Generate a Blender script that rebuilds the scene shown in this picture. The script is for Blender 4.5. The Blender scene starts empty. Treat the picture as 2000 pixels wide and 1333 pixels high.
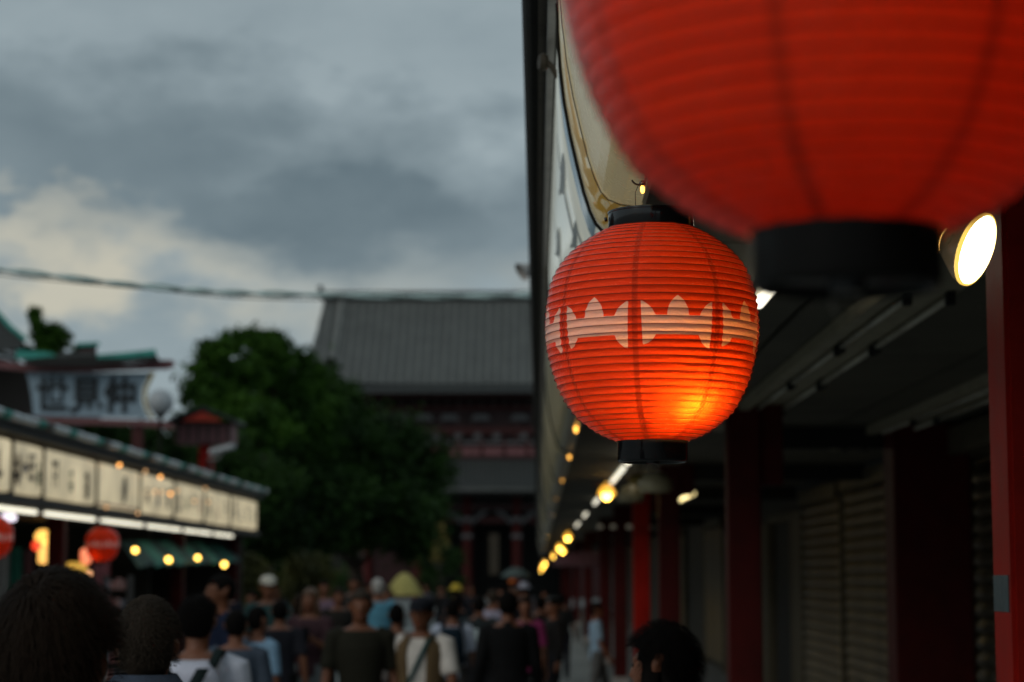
import bpy, bmesh, math, random
from mathutils import Vector, Matrix, noise
R = math.radians
rnd = random.Random(7)
S = bpy.context.scene
COL = S.collection

# ------------------------------------------------------------------ camera
F = 4000.0                       # focal length in photo pixels (2000 wide)
GROUND = -1.78                   # the camera is the origin, the street runs along +Y
cam_d = bpy.data.cameras.new('camera'); cam = bpy.data.objects.new('camera', cam_d); COL.objects.link(cam)
cam_d.sensor_width = 36.0; cam_d.lens = F/2000*36
PITCH = math.atan(453.5/F); YAW = math.atan(50/math.hypot(F, 453.5))
cam.location = (0, 0, 0)
cam.rotation_euler = (R(90)+PITCH, 0, YAW)
cam_d.clip_start = 0.05; cam_d.clip_end = 2000
cam_d.dof.use_dof = True; cam_d.dof.focus_distance = 4.02; cam_d.dof.aperture_fstop = 3.95
S.camera = cam
_M = Matrix.Rotation(YAW, 3, 'Z') @ Matrix.Rotation(R(90)+PITCH, 3, 'X')
def at(px, py, Y):
    """point of the place seen at that photo pixel, at distance Y down the street"""
    d = _M @ Vector((px-1000, 666.5-py, -F))
    return d * (Y/d.y)

# ------------------------------------------------------------------ world: dusk, heavy cloud
W = bpy.data.worlds.new("World"); S.world = W; W.use_nodes = True
nt = W.node_tree; nt.nodes.clear()
N = nt.nodes.new; L = nt.links.new
out = N('ShaderNodeOutputWorld'); bg = N('ShaderNodeBackground'); L(bg.outputs[0], out.inputs[0])
tc = N('ShaderNodeTexCoord')
def nmath(op, a, b=None, c=None, clamp=False, tree=nt):
    n = tree.nodes.new('ShaderNodeMath'); n.operation = op; n.use_clamp = clamp
    for i, v in enumerate((a, b, c)):
        if v is None: continue
        if isinstance(v, (int, float)): n.inputs[i].default_value = v
        else: tree.links.new(v, n.inputs[i])
    return n.outputs[0]
sep = N('ShaderNodeSeparateXYZ'); L(tc.outputs['Generated'], sep.inputs[0])
sx, sy, sz = sep.outputs
az = nmath('ARCTAN2', sx, sy)
el = nmath('ARCSINE', sz)
mp = N('ShaderNodeMapping'); mp.inputs['Scale'].default_value = (4.2, 4.2, 8.5); mp.inputs['Location'].default_value = (1.35, 0.7, 0.4)
L(tc.outputs['Generated'], mp.inputs[0])
n1 = N('ShaderNodeTexNoise'); n1.inputs['Scale'].default_value = 1.5; n1.inputs['Detail'].default_value = 4; n1.inputs['Roughness'].default_value = 0.5; n1.inputs['Distortion'].default_value = 0.4
L(mp.outputs[0], n1.inputs['Vector'])
n2 = N('ShaderNodeTexNoise'); n2.inputs['Scale'].default_value = 4.5; n2.inputs['Detail'].default_value = 5; n2.inputs['Roughness'].default_value = 0.55
L(mp.outputs[0], n2.inputs['Vector'])
n3 = N('ShaderNodeTexNoise'); n3.inputs['Scale'].default_value = 2.6; n3.inputs['Detail'].default_value = 5
mp3 = N('ShaderNodeMapping'); mp3.inputs['Location'].default_value = (5.1, 2.2, 3.1); L(mp.outputs[0], mp3.inputs[0]); L(mp3.outputs[0], n3.inputs['Vector'])
wob1 = nmath('MULTIPLY', nmath('SUBTRACT', n2.outputs[0], 0.5), 0.09)
wob2 = nmath('MULTIPLY', nmath('ADD', nmath('MULTIPLY', nmath('SUBTRACT', n3.outputs[0], 0.5), 0.7), nmath('MULTIPLY', nmath('SUBTRACT', n2.outputs[0], 0.5), 0.6)), 0.11)
azw = nmath('ADD', az, wob1); elw = nmath('ADD', el, wob2)
def blob(a0, e0, ra, re, slant=0.0, edge=1.0):
    """soft elliptic bank of cloud centred at azimuth a0, elevation e0 (radians)"""
    da = nmath('SUBTRACT', azw, a0)
    de = nmath('SUBTRACT', nmath('SUBTRACT', elw, e0), nmath('MULTIPLY', da, slant))
    q = nmath('ADD', nmath('POWER', nmath('ABSOLUTE', nmath('DIVIDE', da, ra)), 2.0), nmath('POWER', nmath('ABSOLUTE', nmath('DIVIDE', de, re)), 2.0))
    return nmath('MULTIPLY', nmath('SUBTRACT', 1.0+edge*0.5, q), 1.0/edge, clamp=True)
dark_a = blob(-0.13, 0.188, 0.20, 0.040, -0.13, 2.2)
dark_b = blob(-0.100, 0.176, 0.100, 0.034, -0.05, 1.5)
dark = nmath('MAXIMUM', nmath('MULTIPLY', dark_a, 0.85), dark_b)
glow = blob(-0.235, 0.150, 0.100, 0.022, -0.10, 1.9)
glow2 = blob(-0.20, 0.138, 0.26, 0.018, -0.03, 1.9)
cr = N('ShaderNodeValToRGB')
base = nmath('ADD', nmath('MULTIPLY_ADD', n1.outputs[0], 0.36, 0.225), nmath('MULTIPLY', n2.outputs[0], 0.24))
base = nmath('SUBTRACT', base, nmath('MULTIPLY', dark, 0.40))
L(base, cr.inputs[0])
els = cr.color_ramp.elements
els[0].position = 0.12; els[0].color = (0.135, 0.185, 0.212, 1)
els[1].position = 0.78; els[1].color = (0.44, 0.52, 0.545, 1)
e = els.new(0.50); e.color = (0.305, 0.375, 0.405, 1)
mixg = N('ShaderNodeMix'); mixg.data_type = 'RGBA'
mixg.inputs['B'].default_value = (0.60, 0.575, 0.47, 1)
gl = nmath('MAXIMUM', nmath('MULTIPLY', glow, 1.25), nmath('MULTIPLY', glow2, 0.42))
gl = nmath('MULTIPLY', gl, nmath('SUBTRACT', 1.0, nmath('MULTIPLY', dark_b, 0.9)), clamp=True)
gl = nmath('MULTIPLY', gl, nmath('MULTIPLY_ADD', n2.outputs[0], 3.4, -0.95, clamp=True), clamp=True)
L(gl, mixg.inputs['Factor']); L(cr.outputs[0], mixg.inputs['A'])
sky = N('ShaderNodeTexSky'); sky.sky_type = 'NISHITA'; sky.sun_disc = False
sky.sun_elevation = R(28.7); sky.sun_rotation = R(225)
skm = N('ShaderNodeVectorMath'); skm.operation = 'SCALE'; skm.inputs['Scale'].default_value = 0.05
L(sky.outputs[0], skm.inputs[0])
mixs = N('ShaderNodeMix'); mixs.data_type = 'RGBA'; mixs.inputs['Factor'].default_value = 0.92
L(skm.outputs[0], mixs.inputs['A']); L(mixg.outputs['Result'], mixs.inputs['B'])
# the ground hides what is under the horizon
L(mixs.outputs['Result'], bg.inputs['Color']); bg.inputs['Strength'].default_value = 0.95

sun_d = bpy.data.lights.new('sun', 'SUN'); sun = bpy.data.objects.new('sun', sun_d); COL.objects.link(sun)
sun_d.energy = 0.50; sun_d.angle = R(35); sun_d.color = (1.0, 0.92, 0.80)
sun.rotation_euler = Vector((.62, .62, -.48)).to_track_quat('-Z', 'Y').to_euler()
sun.location = (-8, 10, 20)

S.view_settings.view_transform = 'Standard'; S.view_settings.look = 'None'
S.view_settings.exposure = 0; S.view_settings.gamma = 1; S.view_settings.use_curve_mapping = False
S.cycles.use_denoising = True
try: S.cycles.denoiser = 'OPENIMAGEDENOISE'
except Exception: pass
S.cycles.max_bounces = 6; S.cycles.sample_clamp_indirect = 4.0; S.cycles.transparent_max_bounces = 8

# ------------------------------------------------------------------ materials
def mat(name, col, rough=0.6, metal=0.0, var=0.25, scale=6.0, bump=0.15, bscale=40.0, spec=0.4, emit=None, estr=0.0, stretch=(1,1,1), dirt=None):
    m = bpy.data.materials.new(name); m.use_nodes = True
    t = m.node_tree; b = t.nodes['Principled BSDF']
    b.inputs['Roughness'].default_value = rough; b.inputs['Metallic'].default_value = metal
    b.inputs['Specular IOR Level'].default_value = spec
    co = t.nodes.new('ShaderNodeTexCoord'); mpn = t.nodes.new('ShaderNodeMapping'); mpn.inputs['Scale'].default_value = stretch
    t.links.new(co.outputs['Object'], mpn.inputs[0])
    nz = t.nodes.new('ShaderNodeTexNoise'); nz.inputs['Scale'].default_value = scale; nz.inputs['Detail'].default_value = 5; nz.inputs['Roughness'].default_value = 0.6
    t.links.new(mpn.outputs[0], nz.inputs['Vector'])
    r = t.nodes.new('ShaderNodeValToRGB'); r.color_ramp.elements[0].position = 0.25; r.color_ramp.elements[1].position = 0.75
    lo = [c*(1-var) for c in col]; hi = [min(1, c*(1+var)) for c in col]
    if dirt: lo = dirt
    r.color_ramp.elements[0].color = (*lo, 1); r.color_ramp.elements[1].color = (*hi, 1)
    t.links.new(nz.outputs[0], r.inputs[0]); t.links.new(r.outputs[0], b.inputs['Base Color'])
    if bump:
        n2 = t.nodes.new('ShaderNodeTexNoise'); n2.inputs['Scale'].default_value = bscale; n2.inputs['Detail'].default_value = 4
        t.links.new(mpn.outputs[0], n2.inputs['Vector'])
        bp = t.nodes.new('ShaderNodeBump'); bp.inputs['Strength'].default_value = bump; bp.inputs['Distance'].default_value = 0.01
        t.links.new(n2.outputs[0], bp.inputs['Height']); t.links.new(bp.outputs[0], b.inputs['Normal'])
        rr = t.nodes.new('ShaderNodeMapRange'); rr.inputs['To Min'].default_value = max(0.03, rough-0.1); rr.inputs['To Max'].default_value = min(1, rough+0.1)
        t.links.new(n2.outputs[0], rr.inputs[0]); t.links.new(rr.outputs[0], b.inputs['Roughness'])
    if emit:
        b.inputs['Emission Color'].default_value = (*emit, 1); b.inputs['Emission Strength'].default_value = estr
    return m
M = {}
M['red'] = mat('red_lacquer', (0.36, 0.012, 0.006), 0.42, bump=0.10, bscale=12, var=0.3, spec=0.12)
M['red_shaded'] = mat('shaded_red_lacquer', (0.065, 0.004, 0.003), 0.55, bump=0.10, bscale=12, var=0.3, spec=0.2)  # darkened copy of the red lacquer, shade is put into its colour
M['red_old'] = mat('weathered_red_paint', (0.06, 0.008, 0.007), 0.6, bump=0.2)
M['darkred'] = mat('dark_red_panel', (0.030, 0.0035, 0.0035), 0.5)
M['black'] = mat('black_gloss_plastic', (0.008, 0.008, 0.009), 0.12, bump=0.03, bscale=25, spec=0.6)
M['black_soft'] = mat('black_satin_plastic', (0.008, 0.0075, 0.007), 0.35, spec=.2, bump=.03)
M['trim'] = mat('brown_trim_paint', (0.10, 0.085, 0.055), 0.55, spec=.2)
M['blackm'] = mat('matt_black', (0.012, 0.012, 0.011), 0.7)
M['gutter'] = mat('dark_bronze_gutter', (0.016, 0.014, 0.011), 0.75, spec=0.15)
M['bronze'] = mat('bronze_trim', (0.05, 0.040, 0.028), 0.6, spec=0.2)
M['alu'] = mat('aluminium', (0.42, 0.40, 0.38), 0.35, metal=0.7)
M['steel'] = mat('steel_wire', (0.25, 0.22, 0.18), 0.3, metal=0.9)
M['cream'] = mat('cream_plastic', (0.36, 0.31, 0.19), 0.3, spec=0.4, var=0.2, scale=3, bump=0.04)
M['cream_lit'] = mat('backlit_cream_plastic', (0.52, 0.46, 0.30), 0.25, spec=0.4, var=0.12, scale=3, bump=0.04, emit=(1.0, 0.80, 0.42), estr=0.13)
M['glossy_face'] = mat('glossy_sign_face', (0.42, 0.42, 0.38), 0.10, spec=0.7, var=0.15, bump=0.03, bscale=5)
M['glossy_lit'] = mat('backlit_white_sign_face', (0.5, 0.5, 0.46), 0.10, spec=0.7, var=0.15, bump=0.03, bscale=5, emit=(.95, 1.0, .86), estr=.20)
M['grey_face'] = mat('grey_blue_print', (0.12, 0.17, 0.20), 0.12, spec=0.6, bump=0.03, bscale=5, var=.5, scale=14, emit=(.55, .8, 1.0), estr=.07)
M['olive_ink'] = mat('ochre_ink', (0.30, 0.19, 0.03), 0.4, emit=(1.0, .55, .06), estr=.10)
M['ink'] = mat('black_ink', (0.010, 0.014, 0.018), 0.5)
M['ceil'] = mat('painted_ceiling_panel', (0.085, 0.078, 0.055), 0.7, scale=1.5)
M['fixture'] = mat('light_casing_paint', (0.30, 0.27, 0.19), 0.5)
M['tube_off'] = mat('unlit_tube_glass', (0.50, 0.47, 0.38), 0.25)
M['slat'] = mat('shutter_steel', (0.15, 0.115, 0.06), 0.4, var=0.5, scale=2.2, stretch=(1, 1.5, .6), dirt=(0.035, 0.028, 0.018), bump=0.3, bscale=9)
M['wallp'] = mat('shop_wall_paint', (0.05, 0.046, 0.035), 0.7, scale=2)
M['teal'] = mat('teal_copper_patina', (0.04, 0.30, 0.25), 0.6, var=0.3)
M['gtile'] = mat('pale_roof_tile', (0.66, 0.72, 0.76), 0.35, var=0.35, scale=3)
M['dtile'] = mat('dark_roof_tile', (0.045, 0.05, 0.05), 0.5, var=0.3)
M['tiler'] = mat('gate_roof_tile', (0.078, 0.082, 0.078), 0.6, var=0.2, scale=1)
M['tile_rib'] = mat('gate_roof_rib', (0.165, 0.17, 0.16), 0.6, var=0.2, scale=1)
M['wood'] = mat('dark_wood', (0.03, 0.022, 0.018), 0.6)
M['board'] = mat('white_board', (0.30, 0.40, 0.48), 0.5, var=0.1)
M['plaster'] = mat('plaster', (0.40, 0.38, 0.36), 0.8, var=0.15)
M['pinkwood'] = mat('faded_red_frame', (0.19, 0.075, 0.08), 0.6)
M['gold'] = mat('gilt_metal', (0.42, 0.30, 0.09), 0.35, metal=0.5)
M['bark'] = mat('bark', (0.07, 0.05, 0.035), 0.9, bump=0.5)
M['globe'] = mat('white_globe_glass', (0.42, 0.44, 0.46), 0.3, var=0.05)
M['cable'] = mat('teal_cable_sheath', (0.50, 0.62, 0.60), 0.6)
M['stone'] = mat('paving_stone', (0.30, 0.32, 0.31), 0.75, var=0.25, scale=2)
M['ground'] = mat('street_ground', (0.17, 0.18, 0.175), 0.8, var=0.25, scale=1)
M['skin'] = mat('skin', (0.20, 0.075, 0.038), 0.5, var=0.12, bump=0.05)
M['eye'] = mat('dark_eye', (0.02, 0.012, 0.01), 0.2)
M['canvas_red'] = mat('maroon_canvas', (0.06, 0.006, 0.010), 0.8)
M['canvas_green'] = mat('green_canvas', (0.025, 0.19, 0.13), 0.7)
M['canvas_dark'] = mat('dark_green_canvas', (0.008, 0.05, 0.04), 0.7)
M['cloth'] = mat('pink_print_cloth', (0.45, 0.16, 0.18), 0.8, var=0.6, scale=9)
M['box_y'] = mat('yellow_paper', (0.6, 0.42, 0.10), 0.6, var=0.3)
def emat(name, col, strength, var=0.0):
    m = bpy.data.materials.new(name); m.use_nodes = True; t = m.node_tree
    b = t.nodes['Principled BSDF']; b.inputs['Base Color'].default_value = (0.8, 0.75, 0.6, 1); b.inputs['Roughness'].default_value = 0.3
    b.inputs['Emission Color'].default_value = (*col, 1); b.inputs['Emission Strength'].default_value = strength
    if var:
        co = t.nodes.new('ShaderNodeTexCoord'); nz = t.nodes.new('ShaderNodeTexNoise'); nz.inputs['Scale'].default_value = 1.3; nz.inputs['Detail'].default_value = 5
        t.links.new(co.outputs['Object'], nz.inputs['Vector'])
        mr = t.nodes.new('ShaderNodeMapRange'); mr.inputs['From Min'].default_value = 0.3; mr.inputs['From Max'].default_value = 0.7
        mr.inputs['To Min'].default_value = strength*(1-var); mr.inputs['To Max'].default_value = strength*(1+var)
        t.links.new(nz.outputs[0], mr.inputs[0]); t.links.new(mr.outputs[0], b.inputs['Emission Strength'])
    return m
M['e_tube'] = emat('lit_tube', (1.0, 0.95, 0.76), 1.35)
M['e_tubew'] = emat('lit_tube_near', (1.0, 0.93, 0.74), 3.2)
M['e_sign'] = emat('backlit_sign_face', (1.0, 0.84, 0.53), 0.40, 0.35)
M['e_sign'].node_tree.nodes['Principled BSDF'].inputs['Base Color'].default_value = (.40, .33, .20, 1)
M['e_bulb'] = emat('lit_yellow_bulb', (1.0, 0.56, 0.08), 20)
M['e_bulbn'] = emat('lit_warm_bulb', (1.0, 0.60, 0.14), 7)
M['e_orange'] = emat('lit_orange_bulb', (1.0, 0.36, 0.06), 22)
M['e_shade'] = emat('lit_amber_shade', (1.0, 0.47, 0.04), 1.5)
M['e_spot'] = emat('flood_lens', (1.0, 0.90, 0.58), 13)
M['e_spotrim'] = emat('flood_rim_glass', (1.0, 0.62, 0.10), 1.2)
M['e_white'] = emat('lit_white_lamp', (0.95, 0.85, 1.0), 1.5)
M['e_warm'] = emat('lit_warm_paper', (1.0, 0.52, 0.12), 1.3, 0.5)
M['e_red'] = emat('lit_red_paper', (1.0, 0.06, 0.02), 1.3)
M['e_hot3'] = emat('small_lantern_bulb', (1.0, 0.25, 0.05), 14)
M['e_hot2'] = emat('dim_filament_bulb', (1.0, 0.35, 0.06), 1)
M['e_hot'] = emat('lantern_filament_bulb', (1.0, 0.50, 0.12), 60)

def paper_mat(name, far=False):
    m = bpy.data.materials.new(name); m.use_nodes = True; t = m.node_tree; t.nodes.clear()
    n = t.nodes.new; l = t.links.new
    o = n('ShaderNodeOutputMaterial')
    ae = n('ShaderNodeAttribute'); ae.attribute_name = 'emblem'
    asn = n('ShaderNodeAttribute'); asn.attribute_name = 'seam'
    aw = n('ShaderNodeAttribute'); aw.attribute_name = 'rib'
    em = n('ShaderNodeMapRange'); em.inputs['From Min'].default_value = -0.0006; em.inputs['From Max'].default_value = 0.0006; l(ae.outputs['Fac'], em.inputs[0])
    co = n('ShaderNodeTexCoord')
    nz = n('ShaderNodeTexNoise'); nz.inputs['Scale'].default_value = 9; nz.inputs['Detail'].default_value = 6; l(co.outputs['Object'], nz.inputs['Vector'])
    seamf = n('ShaderNodeMath'); seamf.operation = 'MULTIPLY'; seamf.inputs[1].default_value = 0.6; l(asn.outputs['Fac'], seamf.inputs[0])
    seamd = n('ShaderNodeMath'); seamd.operation = 'MULTIPLY'; seamd.inputs[1].default_value = 0.22; l(asn.outputs['Fac'], seamd.inputs[0])
    def shade(c_hi, c_lo):
        a = n('ShaderNodeMix'); a.data_type = 'RGBA'; a.inputs['A'].default_value = (*c_lo, 1); a.inputs['B'].default_value = (*c_hi, 1)
        l(nz.outputs[0], a.inputs['Factor']); return a.outputs['Result']
    def mul(c, f):      # darker where two layers of paper overlap
        a = n('ShaderNodeMix'); a.data_type = 'RGBA'; a.blend_type = 'MULTIPLY'; a.inputs['B'].default_value = (0.25, 0.12, 0.12, 1)
        l(f, a.inputs['Factor']); l(c, a.inputs['A']); return a.outputs['Result']
    def mixc(f, a_, b_):
        a = n('ShaderNodeMix'); a.data_type = 'RGBA'; l(f, a.inputs['Factor'])
        l(a_, a.inputs['A'])
        if isinstance(b_, tuple): a.inputs['B'].default_value = (*b_, 1)
        else: l(b_, a.inputs['B'])
        return a.outputs['Result']
    dcol = mixc(em.outputs[0], mul(shade((0.94, 0.075, 0.018), (0.85, 0.058, 0.014)), seamd.outputs[0]), (0.95, 0.82, 0.76))
    ribd = n('ShaderNodeMath'); ribd.operation = 'MULTIPLY'; ribd.inputs[1].default_value = 0.2; l(aw.outputs['Fac'], ribd.inputs[0])
    dcol = mul(dcol, ribd.outputs[0])
    tcol = mixc(em.outputs[0], mul(shade((0.94, 0.105, 0.012), (0.84, 0.080, 0.009)), seamf.outputs[0]), (0.97, 0.55, 0.36))
    tcol = mul(tcol, ribd.outputs[0])
    # fine wrinkles, drawn out along the bands, and puckers by the seams
    mp = n('ShaderNodeMapping'); mp.inputs['Scale'].default_value = (1, 1, 5); l(co.outputs['Object'], mp.inputs[0])
    w1 = n('ShaderNodeTexNoise'); w1.inputs['Scale'].default_value = 38; w1.inputs['Detail'].default_value = 7; w1.inputs['Roughness'].default_value = 0.62; w1.inputs['Distortion'].default_value = 1.2; l(mp.outputs[0], w1.inputs['Vector'])
    w2 = n('ShaderNodeTexNoise'); w2.inputs['Scale'].default_value = 14; w2.inputs['Detail'].default_value = 3; l(co.outputs['Object'], w2.inputs['Vector'])
    wa = n('ShaderNodeMath'); wa.operation = 'MULTIPLY_ADD'; wa.inputs[1].default_value = 0.5; l(w1.outputs[0], wa.inputs[0]); l(w2.outputs[0], wa.inputs[2])
    bp = n('ShaderNodeBump'); bp.inputs['Strength'].default_value = 1.0; bp.inputs['Distance'].default_value = 0.006; l(wa.outputs[0], bp.inputs['Height'])
    d = n('ShaderNodeBsdfDiffuse'); l(dcol, d.inputs['Color']); l(bp.outputs[0], d.inputs['Normal'])
    tr = n('ShaderNodeBsdfTranslucent'); l(tcol, tr.inputs['Color'])
    mx = n('ShaderNodeMixShader'); mx.inputs[0].default_value = 0.34; l(d.outputs[0], mx.inputs[1]); l(tr.outputs[0], mx.inputs[2])
    g = n('ShaderNodeBsdfGlossy'); g.inputs['Roughness'].default_value = 0.33; l(bp.outputs[0], g.inputs['Normal'])
    fr = n('ShaderNodeFresnel'); fr.inputs['IOR'].default_value = 1.22; l(bp.outputs[0], fr.inputs['Normal'])
    mg = n('ShaderNodeMixShader'); l(fr.outputs[0], mg.inputs[0]); l(mx.outputs[0], mg.inputs[1]); l(g.outputs[0], mg.inputs[2])
    l(mg.outputs[0], o.inputs[0])
    return m
M['paper'] = paper_mat('red_lantern_paper')

def leaf_mat(name, col):
    m = bpy.data.materials.new(name); m.use_nodes = True; t = m.node_tree; b = t.nodes['Principled BSDF']
    b.inputs['Roughness'].default_value = 0.7; b.inputs['Specular IOR Level'].default_value = 0.15
    oi = t.nodes.new('ShaderNodeTexCoord'); nz = t.nodes.new('ShaderNodeTexNoise'); nz.inputs['Scale'].default_value = 0.55; nz.inputs['Detail'].default_value = 5
    t.links.new(oi.outputs['Object'], nz.inputs['Vector'])
    r = t.nodes.new('ShaderNodeValToRGB'); r.color_ramp.elements[0].position = 0.35; r.color_ramp.elements[1].position = 0.68
    r.color_ramp.elements[0].color = (col[0]*0.4, col[1]*0.45, col[2]*0.5, 1); r.color_ramp.elements[1].color = (col[0]*1.5, col[1]*1.45, col[2]*1.1, 1)
    t.links.new(nz.outputs[0], r.inputs[0]); t.links.new(r.outputs[0], b.inputs['Base Color'])
    return m
M['leaf'] = leaf_mat('broadleaf_green', (0.038, 0.098, 0.010))
M['leaf2'] = leaf_mat('deep_green_leaf', (0.021, 0.054, 0.009))
M['leaf3'] = leaf_mat('olive_bush_leaf', (0.060, 0.062, 0.020))

# ------------------------------------------------------------------ mesh helpers
class MB:
    def __init__(s): s.v = []; s.f = []; s.mi = []
    def add(s, vs, fs, mi=0):
        b = len(s.v); s.v += [tuple(v) for v in vs]; s.f += [tuple(i+b for i in f) for f in fs]; s.mi += [mi]*len(fs); return s
    def box(s, x0, x1, y0, y1, z0, z1, mi=0):
        vs = [(x, y, z) for x in (x0, x1) for y in (y0, y1) for z in (z0, z1)]
        return s.add(vs, [(0,1,3,2),(4,6,7,5),(0,4,5,1),(2,3,7,6),(0,2,6,4),(1,5,7,3)], mi)
    def bbox(s, x0, x1, y0, y1, z0, z1, b=0.01, mi=0):     # bevelled box (vertical and horizontal edges)
        bm = bmesh.new(); bmesh.ops.create_cube(bm, size=1)
        for v in bm.verts: v.co = Vector(((x0+x1)/2+v.co.x*(x1-x0), (y0+y1)/2+v.co.y*(y1-y0), (z0+z1)/2+v.co.z*(z1-z0)))
        bmesh.ops.bevel(bm, geom=bm.edges[:], offset=b, segments=2, affect='EDGES')
        bm.verts.index_update(); s.add([v.co[:] for v in bm.verts], [[v.index for v in f.verts] for f in bm.faces], mi); bm.free(); return s
    def loft(s, secs, n=12, cap=True, mi=0):
        """secs: (centre, ax, ay) where ax, ay are half-axis vectors"""
        vs = []; fs = []
        for c, ax, ay in secs:
            c = Vector(c); ax = Vector(ax); ay = Vector(ay)
            for k in range(n):
                a = 2*math.pi*k/n; vs.append(c+ax*math.cos(a)+ay*math.sin(a))
        for i in range(len(secs)-1):
            for k in range(n):
                a = i*n+k; b = i*n+(k+1) % n; fs.append((a, b, b+n, a+n))
        if cap:
            fs.append(tuple(range(n))[::-1]); o = (len(secs)-1)*n; fs.append(tuple(o+k for k in range(n)))
        return s.add(vs, fs, mi)
    def tube(s, pts, rad, n=8, mi=0, cap=True):
        pts = [Vector(p) for p in pts]; secs = []
        if not isinstance(rad, (list, tuple)): rad = [rad]*len(pts)
        up = None
        for i, p in enumerate(pts):
            d = (pts[min(i+1, len(pts)-1)]-pts[max(i-1, 0)]).normalized()
            if up is None: up = Vector((0, 0, 1)) if abs(d.z) < 0.9 else Vector((1, 0, 0))
            a = up.cross(d).normalized(); b = d.cross(a); up = b
            secs.append((p, a*rad[i], b*rad[i]))
        return s.loft(secs, n, cap, mi)
    def lathe(s, prof, c=(0,0,0), n=32, mi=0, axis=None):
        """prof: (r, h) along axis"""
        c = Vector(c); ax = Vector(axis).normalized() if axis else Vector((0, 0, 1))
        t = Vector((1, 0, 0)) if abs(ax.x) < 0.9 else Vector((0, 1, 0))
        a = ax.cross(t).normalized(); b = ax.cross(a)
        return s.loft([(c+ax*h, a*max(r, 1e-5), b*max(r, 1e-5)) for r, h in prof], n, False, mi)
    def ball(s, c, r, n=12, mi=0):
        rx, ry, rz = r if isinstance(r, (tuple, list)) else (r, r, r)
        c = Vector(c); m_ = max(4, n//2)
        return s.loft([(c+Vector((0, 0, -rz*math.cos(math.pi*i/m_))), (max(1e-5, rx*math.sin(math.pi*i/m_)), 0, 0), (0, max(1e-5, ry*math.sin(math.pi*i/m_)), 0)) for i in range(m_+1)], n, False, mi)
    def mesh(s, name, mats, smooth=False):
        me = bpy.data.meshes.new(name); me.from_pydata(s.v, [], s.f)
        for m_ in (mats if isinstance(mats, (list, tuple)) else [mats]): me.materials.append(m_)
        if any(s.mi): me.polygons.foreach_set('material_index', s.mi)
        if smooth: me.polygons.foreach_set('use_smooth', [True]*len(me.polygons))
        bm = bmesh.new(); bm.from_mesh(me); bmesh.ops.recalc_face_normals(bm, faces=bm.faces); bm.to_mesh(me); bm.free()
        me.update(); return me
    def build(s, name, mats, parent=None, smooth=False, **kw):
        return obj(name, s.mesh(name, mats, smooth), parent, **kw)
def obj(name, me, parent=None, loc=None, **kw):
    o = bpy.data.objects.new(name, me); COL.objects.link(o)
    if parent: o.parent = parent
    if loc is not None: o.location = loc
    for k, v in kw.items(): o[k] = v
    return o
def empty(name, loc=(0,0,0), rz=0.0, **kw):
    o = bpy.data.objects.new(name, None); COL.objects.link(o); o.location = loc; o.rotation_euler = (0, 0, rz); o.empty_display_size = 0.1
    for k, v in kw.items(): o[k] = v
    return o
def copy_tree(o, parent=None):
    c = o.copy(); COL.objects.link(c)
    if parent: c.parent = parent
    for ch in list(o.children): copy_tree(ch, c)
    return c
def autosmooth(me, ang=40):
    me.polygons.foreach_set('use_smooth', [True]*len(me.polygons))
    try: me.set_sharp_from_angle(angle=R(ang))
    except Exception: pass

# ================================================================== SETTING
MB().box(-400, 400, -200, 900, GROUND-0.5, GROUND).build('ground', M['ground'], kind='structure')
# paving stones of the street, real joints between them
pv = MB()
y = 6.0; row = 0
while y < 66:
    x = -5.6 - (row % 2)*0.45
    while x < 1.0:
        dz = rnd.uniform(0, 0.004)
        x1 = min(x+0.885, 1.12)
        pv.add([(x, y, GROUND+.014+dz), (x1, y, GROUND+.014+dz), (x1, y+.585, GROUND+.014+dz), (x, y+.585, GROUND+.014+dz),
                (x, y, GROUND+.002), (x1, y, GROUND+.002), (x1, y+.585, GROUND+.002), (x, y+.585, GROUND+.002)],
               [(0,1,2,3), (4,5,1,0), (5,6,2,1), (6,7,3,2), (7,4,0,3)])
        x += 0.9
    y += 0.6; row += 1
pv.build('street_paving', M['stone'], kind='stuff')

# ================================================================== RIGHT-HAND SHOP BUILDING
shop = empty('shop_building', (1.2, 5, GROUND), label='long dark shop arcade with red pillars and shutters along the right of the street', category='building')
def sh(mb, name, m, parent=None, smooth=False, **kw):
    me = mb.mesh(name, m, smooth); o = bpy.data.objects.new(name, me); COL.objects.link(o)
    o.parent = parent or shop; o.matrix_parent_inverse = Matrix() if parent else Matrix.Translation(-Vector(shop.location))
    for k, v in kw.items(): o[k] = v
    return o
END = 112
# ceiling panels under the canopy, joints between them
yy = -4.0; i = 0
while yy < END:
    w = 1.8 if yy < 40 else 8.0
    w = min(w, END-yy)
    for (xa, xb) in ((0.26, 1.10), (1.12, 2.22), (2.24, 3.34)):
        sh(MB().box(xa, xb-0.012, yy, yy+w-0.012, 1.10+rnd.uniform(0, .003), 1.125), 'ceiling_panel', M['ceil'])
    yy += w; i += 1
sh(MB().box(0.24, 7.0, -4.2, END, 1.15, 1.45), 'ceiling_slab', M['blackm'])
# roof above (seen from the side only)
sh(MB().add([(-0.02,-4.2,1.86),(-0.02,END,1.86),(3.6,END,3.0),(3.6,-4.2,3.0),(7.2,-4.2,1.86),(7.2,END,1.86),(-0.02,-4.2,1.80),(-0.02,END,1.80),(7.2,-4.2,1.80),(7.2,END,1.80)],
     [(0,1,2,3),(3,2,5,4),(6,7,9,8),(0,3,4,8,6),(1,7,9,5,2),(0,6,7,1),(4,5,9,8)]), 'roof', M['dtile'])
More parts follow.
